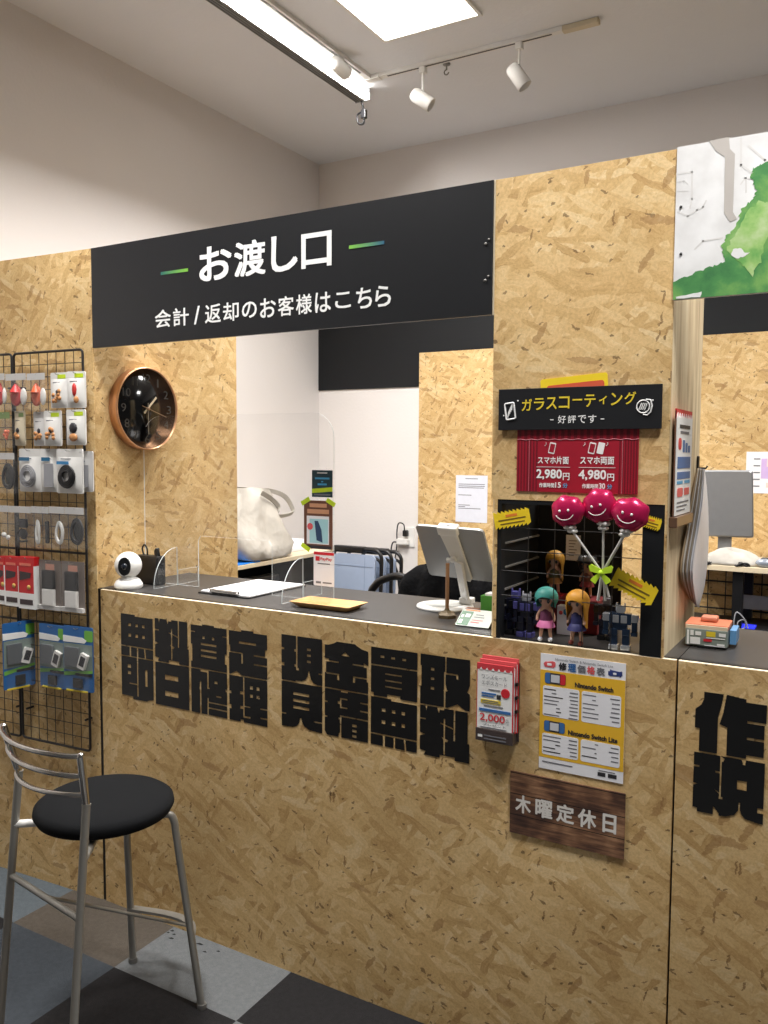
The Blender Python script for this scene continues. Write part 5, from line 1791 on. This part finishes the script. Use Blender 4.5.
clearbag('clear bag with a coiled black cable, end of the fourth peg row', (-.086, 1.326, -.004, 1.193), 'blackcoil')


def redbox(lab, r, w):
    t, W, Hh = packet('red_retail_box', lab, 'packet', *r, w=w, group='red boxes on pegs')
    m = MB(); m.mat(REDBOX); m.box(-W / 2, W / 2, -Hh, 0, -.012, .012, .001)
    m.mat(WHITE); m.box(-W / 2 - .0002, W / 2 + .0002, -Hh - .0002, -Hh * .70, -.0115, .0124); m.box(W / 2 - .003, W / 2 + .0003, -Hh, -.03, -.0115, .0126)
    obj('carton', m, None, t)
    m = MB(); m.mat(pm('charcoal_print', (58, 44, 46), .4)); m.prism([(-W * .42, -Hh * .46), (W * .25, -Hh * .40), (W * .30, -Hh * .30), (-W * .40, -Hh * .28)], .0124, .0132)
    m.box(-W * .42, W * .38, -Hh * .92, -Hh * .82, .0124, .0132)
    m.mat(pm('gold_print', (214, 176, 92), .4)); m.lathe([(.008, .0122), (.008, .0134), (0, .0134)], 12, T(W * .15, -Hh * .58, 0)); m.mat(pm('pinkish_print', (226, 120, 100), .4)); m.box(-W * .4, W * .3, -Hh * .17, -Hh * .12, .0124, .0132)
    obj('print', m, None, t)


redbox('red and white retail box at the picture edge of the fifth peg row', (-.415, 1.148, -.386, .982), .040)
redbox('red and white retail box partly covered by its neighbour, fifth peg row', (-.384, 1.150, -.318, .980), .040)
redbox('foremost red and white retail box, beside the black and white blisters', (-.312, 1.154, -.236, .978), .046)


def blister(lab, r, w):
    t, W, Hh = packet('blister_pack', lab, 'packet', *r, w=w, group='black and white blister packs')
    m = MB(); m.mat(pm('dim_card', (120, 110, 104), .5)); m.box(-W / 2, W / 2, -Hh, 0, -.002, 0); m.mat(BAGG); m.box(-W / 2, W / 2, -Hh - .002, -Hh + .012, -.002, .010); m.mat(pm('skin_print', (196, 140, 120), .5)); m.box(-W * .2, W * .2, -Hh * .20, -Hh * .08, .0002, .001)
    obj('card', m, None, t)
    m = MB(); m.mat(BLKC); m.box(-W * .26, W * .26, -Hh * .58, -Hh * .20, .001, .014, .003)
    m.mat(WHITEC); m.box(-W * .26, W * .26, -Hh * .93, -Hh * .585, .001, .014, .003)
    obj('charger', m, None, t)
    m = MB(); m.mat(BLISTER); m.prism(rrect(-W * .42, W * .42, -Hh * .97, -Hh * .05, .006), .0155, .0162)
    obj('blister_shell', m, None, t)


blister('blister pack with a black and white charger, next to the red boxes', (-.231, 1.147, -.130, .984), .042)
blister('blister pack with a black and white charger, end of the fifth peg row', (-.125, 1.149, -.024, .986), .044)


def bluepack(lab, r, w, ang):
    t, W, Hh = packet('blue_green_blister', lab, 'packet', *r, w=w, ang=ang, group='blue and green packs on pegs')
    m = MB(); m.mat(BLUPK); m.prism(rrect(-W / 2, W / 2, -Hh, 0, .006, 3), -.003, 0); m.mat(LGRN); m.prism(rrect(W * .22, W * .5, -Hh * .22, -Hh * .05, .005, 3), .0001, .0008)
    m.mat(WHITE); m.prism([(-W * .5, -Hh * .25), (W * .22, -Hh * .25), (W * .3, -Hh * .205), (W * .15, -Hh * .165), (-W * .5, -Hh * .15)], .0001, .001)
    m.mat(pm('grey_green_print', (120, 134, 128), .4)); m.box(-W * .48, W * .48, -Hh * .68, -Hh * .27, .0001, .0009)
    m.mat(LGRN); m.prism([(-W * .48, -Hh * .78), (W * .48, -Hh * .70), (W * .48, -Hh * .66), (-W * .48, -Hh * .72)], .0009, .0016); m.mat(INK); m.box(-W * .1, W * .46, -Hh * .76, -Hh * .72, .0016, .002)
    obj('card', m, None, t)
    m = MB(); m.mat(pm('dim_device', (92, 96, 100), .4)); m.prism(rrect(-W * .40, W * .06, -Hh * .62, -Hh * .32, .006), .001, .010)
    Md = T(W * .2, -Hh * .52, 0) @ R(-.35, 'Z')
    m.mat(WHITEC); m.prism(rrect(-.014, .016, -.026, .026, .003), .001, .012, Md); m.mat(INK); m.box(-.009, .011, -.016, .017, .012, .0128, M=Md)
    m.mat(BLKC); m.box(-W * .15, W * .16, -Hh * .95, -Hh * .80, .001, .008, .002)
    obj('contents', m, None, t)
    m = MB(); m.mat(BLISTER); m.prism(rrect(-W * .45, W * .45, -Hh * .97, -Hh * .27, .006), .0135, .0142)
    obj('blister_shell', m, None, t)
    m = MB(); m.mat(YELP); m.box(-W * .4, W * .3, -Hh - .002, -Hh + .003, -.002, .004)
    obj('bottom_label', m, None, t)


bluepack('blue and green pack turned edge-on, lowest peg row', (-.358, .934, -.248, .708), .070, 1.32)
bluepack('blue and green pack beside the edge-on one, lowest peg row', (-.233, .932, -.111, .718), .046, 0)
bluepack('outermost blue and green pack, by the end of the wire grid', (-.112, .938, .012, .724), .052, .06)

# ================================================================== BACK ROOM
DZ = .95
t = thing('side_desk', 'pale-topped side desk along the wall behind the clock wall', 'desk', (-.74, 1.7, 0))
m = MB(); m.mat(pm('pale_birch', (216, 200, 170), .5, var=.06)); m.box(XL + .003, -.502, .85, 2.16, DZ - .022, DZ, .002)
obj('desk_top', m, None, t, True)
m = MB(); m.mat(BLACKB); m.box(XL + .02, -.53, .87, .89, 0, DZ - .022); m.box(XL + .02, -.53, 2.12, 2.14, 0, DZ - .022); m.box(XL + .01, XL + .03, .89, 2.12, .1, DZ - .022)
obj('side_panel', m, None, t, True)
m = MB(); m.mat(BLACKP); m.box(-.62, -.56, 1.25, 1.7, .5, .86, .01)
obj('drawer_unit', m, None, t, True)
t = thing('blue_mat', 'bright blue flat folder on the side desk under the end of the white bag', 'folder', (-.62, 1.25, DZ))
m = MB(); m.mat(pm('bright_blue_sheet', (24, 118, 210), .4)); m.box(-.74, -.504, 1.10, 1.47, DZ + .0005, DZ + .005, .002, M=None)
obj('sheet', m, None, t, True)
t = thing('orange_pouch', 'small orange object at the end of the blue folder', 'small item', (-.54, 1.26, DZ + .006))
m = MB(); m.mat(pm('orange_plastic', (216, 140, 44), .45)); m.box(-.575, -.515, 1.235, 1.275, DZ + .0062, DZ + .040, .008)
obj('body', m, None, t, True)
t = thing('white_tray', 'low white paper tray on the far end of the side desk', 'tray', (-.75, 1.98, DZ))
m = MB(); m.mat(PAPER); m.box(-.95, -.62, 1.86, 2.14, DZ + .0005, DZ + .020, .003); m.box(-.95, -.93, 1.86, 2.14, DZ + .02, DZ + .05, .003); m.box(-.93, -.70, 2.12, 2.14, DZ + .02, DZ + .05, .003)
obj('body', m, None, t, True)
# white tote bag: a slumped cloth body lofted from cross-sections
BAGC = NT('white_cotton'); tcn = BAGC.n('ShaderNodeTexCoord'); nz = BAGC.noise(tcn.outputs['Object'], 8, 3, .45)
BAGC.l(BAGC.ramp(nz.outputs['Fac'], [(.3, (184, 178, 168)), (.7, (202, 197, 188))]), BAGC.b.inputs['Base Color']); BAGC.b.inputs['Roughness'].default_value = .7; BAGC.bump(nz.outputs['Fac'], .7, .03)
CLOTH = BAGC.m
t = thing('white_tote_bag', 'crumpled white tote bag standing on the side desk', 'bag', (-.72, 1.55, DZ))
m = MB(); m.mat(CLOTH)
secs = [(0, -.62, 1.61, .115, .165), (.012, -.62, 1.60, .122, .195), (.07, -.625, 1.555, .118, .235), (.14, -.635, 1.52, .110, .232), (.22, -.65, 1.505, .095, .222), (.30, -.655, 1.500, .078, .218), (.355, -.66, 1.495, .060, .212), (.37, -.66, 1.495, .052, .205)]
n = 48
vs, fs = [], []
for si, (z, cx, cy, rx, ry) in enumerate(secs):
    for j in range(n):
        a = 2 * PI * j / n
        ca, sa = math.cos(a), math.sin(a)
        rr = (abs(ca) ** 7 + abs(sa) ** 7) ** (-1 / 7)
        wv = (.022 * (.6 - abs(math.sin(2.5 * a + si * .55))) + .014 * (.6 - abs(math.sin(4.5 * a - si * .8)))) * min(1, .2 + si * .3)
        # the base is pulled to a point at the near front corner; the mouth droops towards the far end
        tip = -.11 * max(0, ca) * (1 - min(1, si / 2.5)) * 0
        zz = DZ + .0055 + z + (-.03 * sa + .010 * math.sin(3 * a) if si > 4 else 0) + (.001 if si == 0 else 0)
        fold = .018 * math.exp(-((a - .35) / .18) ** 2) * (si in (2, 3, 4, 5))
        vs.append((cx + (rx * rr + wv - fold) * ca, cy + (ry * rr + wv) * sa - .06 * max(0, ca) * (si < 2), zz))
for i in range(len(secs) - 1):
    for j in range(n):
        fs.append((i * n + j, i * n + (j + 1) % n, (i + 1) * n + (j + 1) % n, (i + 1) * n + j))
fs.append(tuple(reversed(range(n))))
m.add(vs, fs, True)
bd = obj('bag_body', m, None, t, True)
for P2 in (bez([(-.585, 1.585, DZ + .345), (-.575, 1.64, DZ + .318), (-.565, 1.70, DZ + .27), (-.565, 1.70, DZ + .235)], 8), bez([(-.70, 1.64, DZ + .35), (-.66, 1.73, DZ + .352), (-.60, 1.80, DZ + .32), (-.575, 1.84, DZ + .25), (-.575, 1.835, DZ + .225), (-.60, 1.77, DZ + .212), (-.63, 1.70, DZ + .22)], 8)):
    m = MB(); m.mat(CLOTH)
    vs, fs = [], []
    for i, p in enumerate(P2):
        for d in ((-.004, -.013), (.004, -.013), (.004, .013), (-.004, .013)):
            vs.append((p.x + d[0] + d[1] * .5, p.y, p.z + d[1] * .8))
    for i in range(len(P2) - 1):
        for k in range(4):
            fs.append((i * 4 + k, i * 4 + (k + 1) % 4, i * 4 + 4 + (k + 1) % 4, i * 4 + 4 + k))
    m.add(vs, fs, False)
    obj('handle', m, None, t, True)

# folded chairs leaning by the back wall
VINB = pm('blue_grey_vinyl', (158, 172, 196), .4, var=.05)
for k in range(3):
    lab = ['front folded chair with a pale blue-grey panel and black tube frame', 'second folded chair, its frame showing behind the front one', 'rear folded chair, nearest to the wall outlet'][k]
    y = 2.06 + k * .085; x0, x1 = -.475 + k * .045, -.155 + k * .016
    zt = .968 - k * .012
    Mx = T((x0 + x1) / 2, y, 0) @ R(-.04, 'X')
    t = thing('folding_chair', lab, 'folding chair', M=Mx, group='folded chairs by the back wall')
    w = (x1 - x0) / 2
    m = MB(); m.mat(BLACKP)
    fr = rrect(-w, w, .012, zt, .05, 6)
    m.tube([(x, 0, z) for x, z in fr], .011, 8, closed=True)
    m.tube([(x * .92, .022, z * .93 + .02) for x, z in fr], .009, 8, closed=True)
    obj('frame', m, None, t)
    m = MB(frame((0, -.016, 0), (1, 0, 0), (0, 0, 1))); m.mat(VINB); m.prism(rrect(-w + .014, w - .030, .50, zt - .028, .03), -.010, .006)
    obj('back_panel', m, None, t)
    m = MB(frame((0, -.016, 0), (1, 0, 0), (0, 0, 1))); m.mat(VINB); m.prism(rrect(-w + .02, w - .03, .12, .46, .03), -.010, .006)
    obj('seat_panel', m, None, t)
    m = MB(); m.mat(BLACKP); m.box(-w * .95, w * .30, -.020, .03, zt - .022, zt + .016, .008)
    obj('top_cover', m, None, t)
    m = MB(frame((0, -.0225, 0), (1, 0, 0), (0, 0, 1))); m.mat(pm('vinyl_seam', (132, 146, 172), .5)); m.box(w * .40, w * .415, .51, zt - .04, 0, .001); m.box(-w + .02, w - .04, zt - .095, zt - .092, 0, .001)
    obj('seam', m, None, t)

# wall outlet, plugs and leads
p = at(408, 537, 1, YB - .012)
t = thing('wall_outlet', 'white wall outlet with plugs on the back wall beside the strand board', 'outlet', M=frame((p.x, YB, p.z), (1, 0, 0), (0, 0, 1)))
m = MB(); m.mat(LAMPW); m.box(-.042, .042, -.062, .062, 0, .008, .002)
obj('plate', m, None, t)
t = thing('power_plug', 'black plug with a hanging lead in the wall outlet', 'plug', M=frame((p.x - .01, YB - .008, p.z + .025), (1, 0, 0), (0, 0, 1)))
m = MB(); m.mat(BLACKP); m.box(-.016, .014, -.020, .018, 0, .032, .005)
obj('plug_body', m, None, t)
m = MB(); m.mat(BLACKP); m.tube(bez([(0, .01, .03), (-.005, .055, .035), (-.04, .06, .035), (-.055, .01, .03), (-.06, -.08, .02), (-.075, -.20, .02), (-.05, -.30, .02), (-.03, -.5, .02)]), .0045, 6)
obj('lead', m, None, t)
t = thing('power_adapter', 'white adapter plugged into the lower socket of the wall outlet', 'plug', M=frame((p.x - .02, YB - .008, p.z - .03), (1, 0, 0), (0, 0, 1)))
m = MB(); m.mat(LAMPW); m.box(-.05, .03, -.018, .018, 0, .03, .004)
obj('adapter_body', m, None, t)
m = MB(); m.mat(BLACKP); m.tube(bez([(-.045, -.005, .02), (-.075, -.01, .03), (-.085, -.08, .03), (-.05, -.16, .03), (-.03, -.25, .02), (-.035, -.45, .02)]), .0045, 6)
obj('lead', m, None, t)

# office chair with a black coat over it
t = thing('office_chair', 'black office chair behind the counter, mostly hidden under a black coat', 'office chair', (.80, 1.12, 0))
m = MB(); m.mat(BLACKP)
for k in range(5):
    a = k * 2 * PI / 5 + .3
    m.tube([(.80, 1.12, .09), (.80 + .28 * math.cos(a), 1.12 + .28 * math.sin(a), .06)], [.025, .016], 8)
    m.ball((.80 + .28 * math.cos(a), 1.12 + .28 * math.sin(a), .028), (.022, .022, .028), 10)
m.tube([(.80, 1.12, .07), (.80, 1.12, .44)], .025, 12)
obj('star_base', m, None, t, True)
m = MB(); m.mat(FABRICB); m.box(.57, 1.03, .90, 1.36, .44, .52, .03, seg=4)
obj('seat', m, None, t, True)
m = MB(); m.mat(FABRICB); m.box(.67, 1.01, .875, .925, .62, 1.06, .022, seg=4); m.tube([(.80, .93, .64), (.80, 1.0, .46)], .02, 8)
obj('backrest', m, None, t, True)
for xs in (1.055,):
    m = MB(); m.mat(BLACKP)
    m.tube(bez([(xs + (.03 if xs < .8 else -.03), 1.10, .48), (xs, 1.08, .60), (xs, .96, .82), (xs, .98, .90), (xs, 1.05, .925), (xs, 1.25, .91), (xs, 1.30, .86), (xs, 1.22, .60), (xs + (.03 if xs < .8 else -.03), 1.2, .48)]), .017, 10)
    obj('armrest', m, None, t, True)
m = MB(); m.mat(BLACKP)
m.tube(bez([(.60, 1.20, .50), (.46, 1.14, .70), (.405, 1.06, .90), (.429, 1.05, .968), (.486, 1.05, 1.000), (.545, 1.05, 1.010), (.64, 1.02, .985), (.70, .96, .93)]), .016, 10)
obj('armrest', m, None, t, True)
N = NT('black_wool'); tcn = N.n('ShaderNodeTexCoord'); nz = N.noise(tcn.outputs['Object'], 14, 4)
N.l(N.ramp(nz.outputs['Fac'], [(.3, (7, 7, 8)), (.7, (15, 15, 17))]), N.b.inputs['Base Color']); N.b.inputs['Roughness'].default_value = .95; N.b.inputs['Specular IOR Level'].default_value = .1; N.bump(nz.outputs['Fac'], .8, .02)
COAT = N.m
t = thing('black_coat', 'black coat draped over the chair back behind the counter', 'coat', (.80, .90, 1.07))
m = MB(); m.mat(COAT)
n = 24
vs, fs = [], []
prof = [(-.003, 1.115), (-.035, 1.108), (-.058, 1.07), (-.072, .98), (-.088, .85), (-.100, .70), (-.105, .58)]
prof = [(-d, z) for d, z in reversed(prof)] [:-1] + prof
for i, (dy, z) in enumerate(prof):
    for j in range(n + 1):
        f = j / n
        x = .652 + .375 * f
        sh = (abs(f - .5) * 2)
        zz = z - .075 * sh ** 2.2 * (1 if z > .95 else .3) + .008 * math.sin(f * 17 + i)
        spread = 1 + .09 * (1.1 - z)
        vs.append((.84 + (x - .84) * spread, .90 + dy + .010 * math.sin(f * 23 + i * .4) * (1 if abs(dy) > .05 else .2), zz))
for i in range(len(prof) - 1):
    for j in range(n):
        fs.append((i * (n + 1) + j, i * (n + 1) + j + 1, (i + 1) * (n + 1) + j + 1, (i + 1) * (n + 1) + j))
m.add(vs, fs, True)
co = obj('coat_body', m, None, t, True)
sd = co.modifiers.new('thick', 'SOLIDIFY'); sd.thickness = .006; sd.offset = 1

# sheets pinned on the strand board at the back
t = thing('pinned_sheet', 'white typed sheet pinned on the strand board above the tablet', 'paper sheet', M=frame((.118, YB - .0122, 1.238), (1, 0, 0), (0, 0, 1)))
m = MB(); m.mat(pm('bluish_paper', (224, 226, 236), .6)); m.box(-.1025, .1025, -.14, .14, .0002, .0016)
obj('sheet', m, None, t)
m = MB(); m.mat(GREYT)
for (a0, a1, z) in ((-.04, .04, .118), (-.085, .085, .085), (-.085, .085, .074), (-.085, .08, .064), (-.085, .0, .02), (-.085, -.01, -.04), (-.085, -.04, -.05), (-.085, .06, -.06)):
    m.box(a0, a1, z, z + .004, .0016, .002)
obj('print', m, None, t)
t = thing('pinned_schedule', 'white schedule sheet with purple and orange cells on the back board by the picture edge', 'paper sheet', M=frame((1.74, YB - .0122, 1.42), (1, 0, 0), (0, 0, 1)))
m = MB(); m.mat(PAPER); m.box(-.115, .125, -.104, .104, .0002, .0016)
m.mat(pm('lilac_cell', (206, 178, 226), .6)); m.box(-.045, .06, -.03, .07, .0016, .0019); m.mat(pm('peach_cell', (238, 214, 200), .6)); m.box(-.02, .06, .03, .07, .0019, .0021); m.box(-.02, .06, -.075, -.05, .0016, .0019)
obj('sheet', m, None, t)
m = MB(); m.mat(GREYT)
for i in range(5):
    for j in range(2):
        m.box(-.08 + j * .07, -.05 + j * .07, .065 - i * .034, .071 - i * .034, .0021, .0025)
obj('print', m, None, t)

# shelf rack at the right behind the second counter
t = thing('shelf_rack', 'black-framed shelf rack with a pale wooden deck behind the second counter', 'shelf', (2.0, 2.45, 0))
m = MB(); m.mat(pm('pale_birch', (216, 200, 170), .5)); m.box(1.36, 2.7, 2.2, 2.66, .975, 1.0, .002)
obj('deck', m, None, t, True)
m = MB(); m.mat(pm('dark_deck', (40, 36, 34), .5)); m.box(1.36, 2.7, 2.2, 2.66, .67, .69, .002)
obj('lower_deck', m, None, t, True)
for x in (1.64, 2.66):
    m = MB(); m.mat(BLACKP); m.box(x, x + .045, 2.22, 2.26, 0, .975); m.box(x, x + .045, 2.60, 2.64, 0, .975)
    obj('upright', m, None, t, True)
t = thing('wire_back_grid', 'dark wire grid leaning against the back board under the shelf deck', 'wire grid', (2.0, 2.672, .0))
m = MB(); m.mat(DARKWIRE)
for i in range(16):
    m.tube([(1.38 + i * .085, 2.672, .0), (1.38 + i * .085, 2.672, .96)], .003, 5)
for j in range(14):
    m.tube([(1.38, 2.672, .02 + j * .07), (2.66, 2.672, .02 + j * .07)], .0045, 5)
obj('wires', m, None, t, True)
# monitor
t = thing('monitor', 'silver monitor seen from behind on the shelf deck', 'monitor', (1.64, 2.34, 1.0))
yM = 2.32
TLm, TRm, BRm, BLm = [at(px, py, 1, yM) for px, py in ((698, 470), (752, 471), (751, 537), (704, 536))]
cM = (TLm + TRm + BRm + BLm) / 4
MM = frame(tuple(cM), ((TRm - TLm) + (BRm - BLm)), (-.05, .06, 1))
hw, hh = (TRm - TLm).length / 2, (TLm.z - BLm.z) / 2
m = MB(MM); m.mat(ALU)
ro = rrect(-hw, hw, -hh, hh, .012); n = len(ro)
vs = [(x, y, -.006) for x, y in ro] + [(x, y, .004) for x, y in ro] + [(x * .955, y * .955, .0085) for x, y in ro]
m.add(vs, [tuple(reversed(range(n))), tuple(range(2 * n, 3 * n))] + [(k * n + i, k * n + (i + 1) % n, (k + 1) * n + (i + 1) % n, (k + 1) * n + i) for k in range(2) for i in range(n)], False)
obj('casing', m, None, t, True)
m = MB(MM); m.mat(GREYM); m.box(-hw * .95, hw * .8, hh - .018, hh - .012, .0055, .0075)
obj('vent_slot', m, None, t, True)
m = MB(); m.mat(ALU); m.box(cM.x - .03, cM.x + .03, yM + .0, yM + .012, 1.001, cM.z); m.box(cM.x - .09, cM.x + .09, yM - .035, yM + .09, 1.0003, 1.008, .003)
obj('stand', m, None, t, True)
# clutter on the deck
t = thing('white_cloth_heap', 'heap of white cloth on the shelf deck in front of the monitor', 'cloth', (1.63, 2.25, 1.0))
m = MB(); m.mat(CLOTH)
n, q = 26, 8
vs, fs = [], []
for i in range(q + 1):
    th = (PI / 2) * i / q
    for j in range(n):
        a = 2 * PI * j / n
        rad = 1 + .10 * math.sin(3 * a + 1) + .07 * math.sin(5 * a) + .05 * math.sin(7 * a + i)
        vs.append((1.625 + .135 * rad * math.cos(th) * math.cos(a), 2.238 + .034 * rad * math.cos(th) * math.sin(a), 1.0005 + .072 * math.sin(th) * (1 + .15 * math.sin(2 * a))))
for i in range(q):
    for j in range(n):
        fs.append((i * n + j, i * n + (j + 1) % n, (i + 1) * n + (j + 1) % n, (i + 1) * n + j))
fs.append(tuple(reversed(range(n))))
m.add(vs, fs, True)
obj('cloth_body', m, None, t, True)


def clump(name, lab, cat, x, y, z, s, mt, seed):
    t = thing(name, lab, cat, (x, y, z))
    rr = random.Random(seed)
    m = MB(); m.mat(mt)
    for k in range(4):
        c = Vector((x + rr.uniform(-.4, .4) * s, y + rr.uniform(-.25, .25) * s, z + s * .22))
        m.tube([c + Vector((s * .45 * math.cos(a + k), s * .3 * math.sin(a + k), s * .18 * math.sin(2 * a + k))) for a in [2 * PI * i / 16 for i in range(16)]], s * .10, 6, closed=True)
    obj('lead', m, None, t, True)
    m = MB(); m.mat(mt); m.box(x - s * .5, x - s * .05, y - s * .3, y + s * .1, z + .0004, z + s * .5, s * .08); 
    obj('plug', m, None, t, True)
    return t


clump('cable_clump', 'black bundled lead at the near end of the white cloth heap', 'cable', 1.532, 2.215, 1.0, .038, BLKC, 4)
clump('cable_clump', 'black bundled lead in front of the middle of the white cloth heap', 'cable', 1.685, 2.212, 1.0, .042, BLKC, 5)
clump('cable_clump', 'larger black bundled lead on the shelf deck at the picture edge', 'cable', 1.80, 2.30, 1.0, .075, BLKC, 6)
t = thing('clear_plastic_bag', 'crumpled clear bag with blue glints on the shelf deck', 'bag', (1.775, 2.225, 1.0))
m = MB(); m.mat(pm('crinkled_grey_film', (150, 158, 170), .2, .2, var=.3, scale=40)); m.ball((1.775, 2.225, 1.021), (.042, .02, .0205), 14)
obj('film', m, None, t, True)
t = thing('clear_drawer_box', 'long clear plastic box hung under the deck on the wire grid', 'plastic box', (1.78, 2.62, .77))
m = MB(); m.mat(pm('milky_plastic', (176, 182, 188), .3, var=.15, scale=20)); m.box(1.630, 2.05, 2.58, 2.664, .745, .751); m.box(1.630, 2.05, 2.58, 2.583, .751, .815); m.box(1.630, 1.633, 2.583, 2.664, .751, .815); m.box(2.047, 2.05, 2.583, 2.664, .751, .815)
obj('shell', m, None, t, True)
m = MB(); m.mat(pm('dim_contents', (92, 96, 104), .5)); m.box(1.67, 2.0, 2.60, 2.65, .7512, .79, .01)
obj('contents', m, None, t, True)
t = thing('blue_lit_router', 'dark device with a blue glow on the lower deck behind the second counter', 'electronics', (1.70, 2.27, .69))
m = MB(); m.mat(BLACKP); m.box(1.60, 1.86, 2.22, 2.34, .6905, .715, .006)
obj('housing', m, None, t, True)
m = MB(); m.mat(emit('blue_led', (40, 50, 230), .8)); m.box(1.62, 1.74, 2.222, 2.30, .7152, .722)
obj('led_strip', m, None, t, True)
m = MB(); m.mat(GRYC); m.tube(bez([(1.66, 2.21, .695), (1.655, 2.20, .74), (1.665, 2.20, .79), (1.70, 2.20, .76), (1.70, 2.21, .72), (1.675, 2.205, .715), (1.672, 2.205, .745), (1.70, 2.205, .757), (1.715, 2.205, .72)]), .003, 6)
obj('lead', m, None, t, True)

# ================================================================== LIGHT
def area(name, loc, sx, sy, power, rot=(0, 0, 0), col=(1, .98, .955), spread=PI):
    l = bpy.data.lights.new(name, 'AREA'); l.shape = 'RECTANGLE'; l.size = sx; l.size_y = sy; l.energy = power; l.color = col; l.spread = spread
    o = bpy.data.objects.new(name, l); COL.objects.link(o); o.location = loc; o.rotation_euler = rot
    return o


for nm, x, y, pw in LIGHTS:
    area(nm, (x, y, ZC - .02), .45, .45, pw, spread=SPREAD)
area('batten_lamp', (-.131, .69, ZC - .0435), .018, 2.3, BATTEN)
w = bpy.data.worlds.new('mall_ambient'); SC.world = w; w.use_nodes = True
bg = w.node_tree.nodes['Background']; bg.inputs[0].default_value = (1.0, .97, .94, 1); bg.inputs[1].default_value = AMBIENT

SC.view_settings.view_transform = 'Standard'
SC.view_settings.look = 'None'
SC.view_settings.gamma = 1
SC.view_settings.use_curve_mapping = False
SC.view_settings.exposure = EXPO
SC.cycles.max_bounces = 8
SC.cycles.transparent_max_bounces = 24
SC.cycles.use_denoising = True
bpy.data.objects.remove(_to); bpy.data.curves.remove(_tc)
